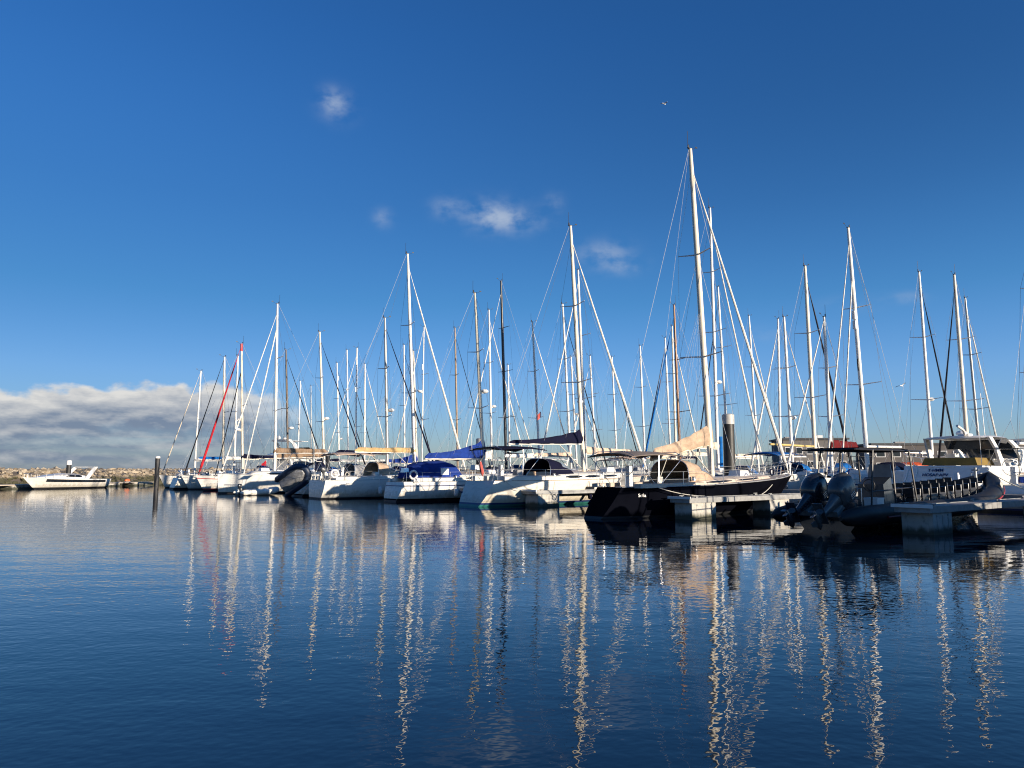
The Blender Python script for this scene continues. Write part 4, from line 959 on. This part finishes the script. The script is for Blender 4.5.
# the hardtop yacht with its broad name board stern
TX = berth(5.25, 18.6)
r, H = motor_hull('broad white hardtop yacht showing its lettered stern behind the black inflatable', TX, HANG, 11.8, 4.0, 2.38, 2.5, 'motor yacht', 'motor_yacht', rs=1.1, rb=1.6, tw=.93, boot=DKBLUE)
house(r, 'cabin', ((5.4, 2.25, 1.65, 2.62, 1.5), (6.4, 2.3, 1.62, 2.72, 1.4), (7.8, 2.35, 1.3, 2.68, 1.0), (9.2, 2.35, .9, 2.6, .65), (10.4, 2.4, .45, 2.52, .3)), GEL, ((.08, .5, .3, .8),))
roof = MB(); roof.ring_loft([[(x, -w, z - .05), (x, -w * .9, z + .03), (x, 0, z + .09), (x, w * .9, z + .03), (x, w, z - .05), (x, w * .85, z - .10), (x, 0, z - .05), (x, -w * .85, z - .10)] for x, w, z in ((2.3, .5, 4.0), (2.6, 1.4, 4.0), (3.6, 1.65, 4.06), (5.0, 1.65, 4.04), (6.0, 1.5, 3.88), (6.7, 1.35, 3.6))])
ro = roof.build('hardtop', GEL, r, 40)
lg = MB()
for sg in (-1, 1):
    lg.ring_loft([[(x - w, sg * (y - .07), z), (x + w, sg * (y - .07), z), (x + w, sg * (y + .05), z), (x - w, sg * (y + .05), z)] for x, y, z, w in ((8.0, 1.45, 2.40, .70), (7.3, 1.55, 3.0, .42), (6.7, 1.5, 3.55, .30), (5.9, 1.48, 3.90, .30))])
    lg.ring_loft([[(x - w, sg * (y - .06), z), (x + w, sg * (y - .06), z), (x + w, sg * (y + .06), z), (x - w, sg * (y + .06), z)] for x, y, z, w in ((4.1, 1.7, 2.35, .3), (3.6, 1.66, 3.3, .2), (3.1, 1.55, 4.0, .22))])
lg.split('roof_pillar', GEL, r, 40)
MB().ring_loft([[(6.72, -1.3, 3.52), (6.0, -1.44, 3.80), (6.0, 1.44, 3.80), (6.72, 1.3, 3.52)], [(7.9, -1.2, 2.85), (7.85, -1.22, 2.87), (7.85, 1.22, 2.87), (7.9, 1.2, 2.85)]]).build('windscreen', GLASS, r)
MB().ring_loft([[(x, -1.25, z0), (x, -1.4, 3.9), (x, 1.4, 3.9), (x, 1.25, z0)] for x, z0 in ((4.9, 3.38), (5.0, 3.38))]).build('dark_interior_panel', GLASS, r)  # dark sheet standing in for the dim open interior under the hardtop
cb = MB(); cb.box((3.0, 0, 2.62), (2.2, 2.7, .42), 0, 0, .9); cb.build('sunbed_cover', mat('ochre canvas', (.20, .13, .03), .9, 0, .15, 2), r)
MB().box((4.6, .9, 2.75), (.6, .6, .75), 0, 0, .85).build('helm_seat', WHITEP, r)
b = MB(); b.tube([(2.9, -.5, 4.08), (1.4, -1.0, 4.34), (.2, -1.2, 4.52)], .07); b.box((2.9, -.5, 4.1), (.5, .5, .2)); b.build('passerelle', GEL, r)
dome(r, (4.0, .1, 4.30), .28); pipe(r, 'antenna', [(4.6, -.8, 4.05), (4.4, -.8, 6.6)], .018, WHITEP)
tx = lambda z: 1.1 * z / 2.38
fr = MB(); fr.tube([(tx(1.55) - .012, 1.30, 1.55), (tx(2.30) - .012, 1.15, 2.30), (tx(2.30) - .012, -.7, 2.30)], .022); fr.build('name_board_edge', WHITEP, r)
tilt = math.atan2(1.1, 2.38)
for t_, z_, s_ in (('T·HMM', 2.06, .24), ('HOSAF·APV', 1.80, .24)):
    letters(r, t_, (tx(z_) - .03, .25, z_), s_, (math.pi / 2 - tilt, 0, -math.pi / 2), DKBLUE)
r.scale = (1, 1, .91)
for y_ in (1.25, 1.72): pipe(r, 'stern_rail', [(tx(1.2) - .06, y_, 1.2), (tx(2.2) - .04, y_ - .1, 2.2)], .035, WHITEP)
bow_rail(r, H, 11.8, 8.2, .7)

# small cabin boats between the yachts
def cabin_boat(label, loc, rz, L, B, canopy=None, hullm=GEL, stripe=None, ob=None):
    r, H = motor_hull(label, loc, rz, L, B, .85, 1.2, 'motorboat', 'cabin_motorboat', hull=hullm, stripe=stripe)
    house(r, 'cabin', ((.38 * L, .8, B * .40, 1.85, B * .33), (.5 * L, .85, B * .40, 1.9, B * .33), (.62 * L, .95, B * .36, 1.75, B * .26), (.72 * L, 1.0, B * .28, 1.32, B * .2), (.86 * L, 1.05, B * .14, 1.2, B * .10)), GEL, ((.05, .5, .5, .88),))
    bow_rail(r, H, L, .55 * L, .5)
    if canopy:
        b = MB(); b.ring_loft([[(x, B * w * .5 * y, z0 + (z1 - z0) * v) for y, v in ((-1, 0), (-.96, .6), (-.8, .9), (0, 1), (.8, .9), (.96, .6), (1, 0))] for x, w, z0, z1 in ((.05 * L, .82, .85, 1.5), (.12 * L, .84, .86, 2.1), (.38 * L, .82, .9, 2.3), (.48 * L, .72, 1.7, 1.95))], 0, False); b.build('canopy', canopy, r, 45)
    outboard(r, -.15, 0, .75, .55, ob or GRAPH)
    return r, H
cabin_boat('small white motorboat with grey canopy behind the beige sprayhood', at_px(612, 20.5), HANG + .05, 7.6, 2.6, GREYF)
cabin_boat('small white motorboat with navy canopy, right of the left dark grey pile', at_px(470, 21.5), HANG, 7.4, 2.6, NAVYF)
cabin_boat('small white motorboat with navy stripe, left of the lettered stern', berth(2.35, 18.7), HANG + .0, 6.2, 2.1, None, GEL, DKBLUE)
cabin_boat('small white motorboat with green canopy behind the tan sail cover', at_px(372, 20.5), HANG, 7.4, 2.6, GREENF)
cabin_boat('small white motorboat with azure canopy behind the brown stowed sail', at_px(318, 22.5), HANG, 7.4, 2.6, AZURE)
# right edge: runabout and two unseen craft added beyond it to shade the inflatable
r, H = cabin_boat('small white motorboat cut by the right edge with a dark stripe along its stern', berth(14.6, 6.0), HANG, 7.6, 2.6, None, GEL, NAVY)
letters(r, 'URSULA', (-.26 + .2 * .9 - .0, .62, .60), .17, (R(90), 0, R(-90)), DKBLUE)
flybridge('unseen white motor yacht added outside the right edge to cast shade', berth(18.0, .5), HANG, 11.0, 3.6, 3.7)
sailboat('unseen white yacht with navy tent added outside the right edge', (1200, 1196, 120), 9.0, 13.0, 1, 4.0, GEL, tent=NAVYF, cover=NAVYF, det=0, group=G2, lat=23.2, name='sailing_yacht')

# ------------------------------------------------------------ the long black passenger inflatable
def passenger_rib():
    L, B, tr = 13.6, 2.35, .33
    root = empty('rigid_inflatable', berth(8.85, 2.2), HANG, 'long black rigid inflatable with twin outboards, roll frame and rows of seats', 'inflatable boat')
    def cz(u): return .50 + .16 * u + .92 * max(0, (u - .52) / .48) ** 1.9
    n = 26; prof = []
    for i in range(n + 1):
        u = i / n; w = B / 2 if u < .68 else B / 2 * max(0.0, 1 - ((u - .68) / .32) ** 2.3)
        prof.append((u * L * .985, w, cz(u)))
    left = [(x, -w, z) for x, w, z in prof]; right = [(x, w, z) for x, w, z in reversed(prof[:-1])]
    pts = [(-1.25, -B / 2, .47), (-.85, -B / 2, .48)] + left + right + [(-.85, B / 2, .48), (-1.25, B / 2, .47)]
    rr = [.06, .24] + [tr * (1 if p[0] < .85 * L else 1 - .12 * (p[0] - .85 * L) / (.15 * L)) for p in left + right] + [.24, .06]
    t = MB().tube(pts, rr, 0, 16).build('tube', HYP, root, 60)
    q = MB()
    for seq in (left, [p for p in reversed(right)]):
        sg = -1 if seq is left else 1
        a = [(x, y + sg * (tr + .012), z - .06) for x, y, z in seq if 1.0 < x < .93 * L]
        q.tube(a, .035, 0, 6, True)
    q.build('rubbing_strake', mat('dull red strake', (0.30, 0.03, 0.03), .5, 0, .25, 2), t)
    pl = MB(); pl.box((0, 0, 0), (.62, .02, .20)); o = pl.build('number_plate', mat('pale plate', (.55, .50, .42), .5, 0, .1, 3), root); o.location = (11.5, -1.12, 1.36); o.rotation_euler = (R(-18), R(-13), R(16))
    h = MB(); h.ring_loft([[(x, -w, z1), (x, -w * .7, z1 - .45), (x, 0, z0), (x, w * .7, z1 - .45), (x, w, z1)] for x, w, z1, z0 in ((0, 1.12, .42, -.35), (6, 1.15, .55, -.35), (9.3, 1.05, .75, -.30), (11.3, .72, 1.05, .05), (12.6, .30, 1.35, .75), (13.2, .06, 1.55, 1.25))], 0, True); h.build('hull', GRAPH, root, 40)
    MB().ring_loft([[(x, -w, z), (x, w, z), (x, w, z - .05), (x, -w, z - .05)] for x, w, z in ((.1, 1.1, .47), (6, 1.1, .56), (9.5, 1.0, .76), (11.3, .6, 1.0))]).build('deck', mat('grey grip deck', (.11, .115, .12), .8, 0, .2, 6), root)
    tb = MB(); tb.box((.05, 0, .62), (.10, 1.95, .62)); tb.build('transom', GRAPH, root)
    for y in (-.42, .44): outboard(root, -.10, y * 1.1, .86, 1.32, GREYENG if y < 0 else GRAPH, R(60))
    # console with wheel, then roll frame and its flat canopy
    c = MB(); c.ring_loft([[(x, -w, z), (x, w, z), (x + dx, w * .9, z + h), (x + dx, -w * .9, z + h)] for x, w, z, h, dx in ((3.0, .5, .5, .95, .0), (3.5, .5, .5, 1.2, .05), (3.9, .45, .52, .75, -.12))]); co_ = c.build('console', GREYENG, root, 30)
    MB().torus((2.9, 0, 1.42), .2, .018, 'x').build('steering_wheel', RUB, co_)
    MB().box((3.72, 0, 1.9), (.03, .9, .5), 0, 0, .85).build('windscreen', CLEAR, co_)
    f = MB(); zt = 2.62
    for sg in (-1, 1):
        for x0, x1 in ((1.0, 1.45), (2.7, 2.75), (4.3, 4.0)): f.tube([(x0, sg * 1.0, .6), (x1, sg * .92, zt)], .032)
        f.tube([(.3, sg * .92, zt), (4.9, sg * .92, zt)], .03); f.tube([(1.15, sg * .97, 1.25), (4.2, sg * .96, 1.35)], .022)
    for x in (.3, 1.45, 2.75, 4.0, 4.9): f.tube([(x, -.92, zt), (x, .92, zt)], .028)
    fo = f.build('roll_frame', mat('black frame tube', (.02, .02, .022), .45, 0, .2, 4), root)
    MB().box((2.4, 0, zt + .05), (3.4, 1.7, .035)).build('canopy', BLACKF, fo)
    MB().tube([(1.2, .3, zt + .06), (1.2, .3, zt + .5)], .02).build('light_mast', RUB, fo)
    g_ = MB(); g_.tube([(.6, -.35, .5), (.6, -.35, 1.35), (.6, -.9, 1.35), (.6, -.9, .5)], .022); g_.tube([(.6, -.35, 1.0), (.6, -.9, 1.0)], .016); g_.build('stern_rail', STEEL, root)
    # jockey seats in two files
    seat = empty('jockey_seat', (0, 0, 0)); seat.parent = root
    b = MB(); b.ring_loft([[(-.22, -w, 0), (.24, -w, 0), (.24, w, 0), (-.22, w, 0)] if z == 0 else [(-.24, -w, z), (.22, -w, z), (.22, w, z), (-.24, w, z)] for z, w in ((0, .15), (.42, .13))]); b.build('seat_base', GREYENG, seat)
    b = MB(); b.ring_loft([[(x, -.17, z), (x, .17, z), (x, .15, z + .11), (x, -.15, z + .11)] for x, z in ((-.30, .44), (-.1, .42), (.26, .43))]); b.build('cushion', RUB, seat)
    b = MB(); b.box((-.30, 0, .72), (.09, .36, .34), 0, 0, .9); b.build('backrest', RUB, seat)
    b = MB(); b.tube([(-.26, -.15, .30), (-.30, -.17, .86), (-.30, .17, .86), (-.26, .15, .30)], .018); b.tube([(.27, -.14, .25), (.30, -.14, .74), (.30, .14, .74), (.27, .14, .25)], .018); b.build('grab_handle', STEEL, seat)
    first = True
    for i in range(9):
        for y in (-.52, .45):
            s = seat if first else copy_tree(seat, root); first = False
            x = 5.0 + .70 * i; s.location = (x, y, .53 + .05 * i * (.6 + .1 * i) * .40)
    b = MB(); b.tube([(12.0, 0, 1.15), (12.0, 0, 2.05)], .06, 0, 10); b.tube([(12.0, -.14, 1.95), (12.0, .14, 1.95)], .035); b.build('tow_post', ALUG, root)
    b = MB(); b.box((11.1, .0, 1.2), (.7, 1.0, .42), 0, 0, .92); b.build('bow_locker', GELG, root)
    return root
RIBB = passenger_rib()
bx = empty('storage_box', berth(9.35, 4.4, .56), HANG + .1, 'white lidded box on the deck of the black inflatable', 'box')
MB().box((0, 0, .20), (.55, .42, .40), 0, 0, 1.06).build('body', WHITEP, bx); MB().box((0, 0, .43), (.60, .46, .06)).build('lid', WHITEP, bx)
# mooring lines
def line(a, c, sag, label, r=.016, m=ROPE):
    pts = [(a + (c - a) * u) + Vector((0, 0, -sag * 4 * u * (1 - u))) for u in (i / 12 for i in range(13))]
    o = MB().tube(pts, r, 0, 5).build('mooring_line', m); tag(o, label, 'rope', 'mooring lines')
def loc(root, v): return root.location + Matrix.Rotation(root.rotation_euler.z, 3, 'Z') @ Vector(v)
line(loc(RIBB, (13.0, -.1, 1.95)), berth(11.0, 16.6, .9), .25, 'pale rope from the raised bow of the black inflatable to the walkway', .022)
line(loc(darkb, (2.2, -1.55, 1.25)), berth(2.3, 4.4, .88), .08, 'stern rope of the navy sloop made fast to its finger pontoon')
line(loc(darkb, (11.5, -1.0, 1.6)), berth(2.3, 8.4, .88), .1, 'bow spring of the navy sloop made fast to its finger pontoon')
line(loc(b3, (1.2, -1.75, 1.34)), berth(-9.6, 4.2, .88), .08, 'stern rope of the yacht with navy canvas hoods')

# ------------------------------------------------------------ harbour buildings, far shore, birds
STU = mat('dull render', (0.16, 0.15, 0.14), 0.9, 0, 0.15, .5); ROOFG = mat('dark roof sheet', (0.05, 0.055, 0.06), 0.7, 0, 0.2, .6)
def hall(x, y, w, dpt, h, rz, label, m=STU, roof=ROOFG, nwin=8, kind='building'):
    root = empty('harbour_building', (x, y, 1.2), rz, label, kind)
    MB().box((0, 0, h / 2), (w, dpt, h)).build('wall', m, root)
    rf = MB().box((0, 0, h + .25), (w + 1.0, dpt + 1.0, .5)).build('roof', roof, root)
    MB().box((w * .18, 0, h + 1.0), (1.6, 1.6, 1.0)).build('roof_vent', WHITEP, rf)
    MB().box((-w * .3, 0, h + .8), (2.6, 1.4, .6)).build('roof_vent', GREYF, rf)
    for fl in range(2):
        for i in range(nwin):
            xx = -w / 2 + w * (i + .5) / nwin; zz = h * (.25 + .42 * fl)
            wf = MB().box((xx, -dpt / 2 - .04, zz), (w / nwin * .62, .12, h * .22)).build('window', WHITEP, root)
            MB().box((xx, -dpt / 2 - .07, zz), (w / nwin * .54, .10, h * .18)).build('pane', GLASS, wf)
QB = [(70, 196), (140, 186), (230, 176), (330, 150)]
b = MB(); b.ring_loft([[(x, y, -1), (x, y, 1.2), (x + 6, y + 60, 1.2), (x + 6, y + 60, -1)] for x, y in QB]); tag(b.build('quay_ground', CONC), kind='structure')
hall(84, 212, 17, 14, 9.0, -.12, 'long low dark roofed harbour building above the yellow boom', nwin=6)
hall(124, 210, 48, 14, 7.6, -.12, 'low harbour shed with flat dark roof behind the hardtop yacht', mat('brown render', (.10, .09, .085), .9, 0, .12, .5), nwin=12)
hall(186, 214, 46, 16, 10.2, -.12, 'large grey harbour building at the far right', mat('blue grey cladding', (.12, .14, .17), .7, 0, .1, .5), nwin=10)
hill = MB(); rr = random.Random(5); rings = []
for i in range(40):
    x = 180 + i * 70; hgt = 1 + 26 * (math.sin(i * .22) ** 2) * min(1, i / 10) + rr.uniform(-2, 2)
    rings.append([(x, 1500, -1), (x, 1540, max(.5, hgt * .7)), (x, 1600, max(.5, hgt)), (x, 1700, -1)])
hill.ring_loft(rings, 0, False); tag(hill.build('far_hills', mat('hazy hill', (.07, .09, .08), .95, 0, .2, .02)), kind='structure')
def gull(px, py, Y, span, label, bank=.2):
    root = empty('gull', ((px - 512) / F * Y, Y, height_at(py, Y)), .6, label, 'bird', 'gulls over the marina'); root.rotation_euler = (bank, .1, .6)
    s = span / 1.3; b = MB()
    b.tube([(-.34 * s, 0, 0), (-.2 * s, 0, .02 * s), (0, 0, .03 * s), (.16 * s, 0, .04 * s), (.24 * s, 0, .06 * s), (.31 * s, 0, .05 * s)], [.012 * s, .05 * s, .085 * s, .07 * s, .045 * s, .01 * s], 0, 10)
    for sg in (-1, 1):
        b.ring_loft([[(x0 * s, sg * y * s, z * s), (x1 * s, sg * y * s, (z + .01) * s), (x1 * s - .0, sg * y * s, (z - .012) * s)] for y, x0, x1, z in ((.05, .12, -.10, .05), (.25, .16, -.06, .14), (.45, .10, -.08, .16), (.65, -.06, -.14, .10))])
    b.build('body', mat('gull plumage', (.75, .76, .78), .7, 0, .1, 4), root)
gull(672, 104, 70, 1.0, 'white gull flying high above the tall main mast')
gull(904, 386, 70, 1.1, 'white gull gliding low between the right hand masts', -.3)

for a, L_, A_, n_, B_, zt, Y_, dxr in PLACED: print('%-72s lat %6.1f A %5.1f-%5.1f B %.1f mast %5.1f D %5.1f rake %5.2f' % (a[:72], L_, A_, A_ + n_, B_, zt, Y_, dxr))
for i, p in enumerate(PLACED):
    for q in PLACED[i + 1:]:
        if abs(p[1] - q[1]) < (p[4] + q[4]) / 2 and p[2] < q[2] + q[3] and q[2] < p[2] + p[3]: print('CONFLICT', p[0][:50], '|', q[0][:50], round(p[1] - q[1], 2))
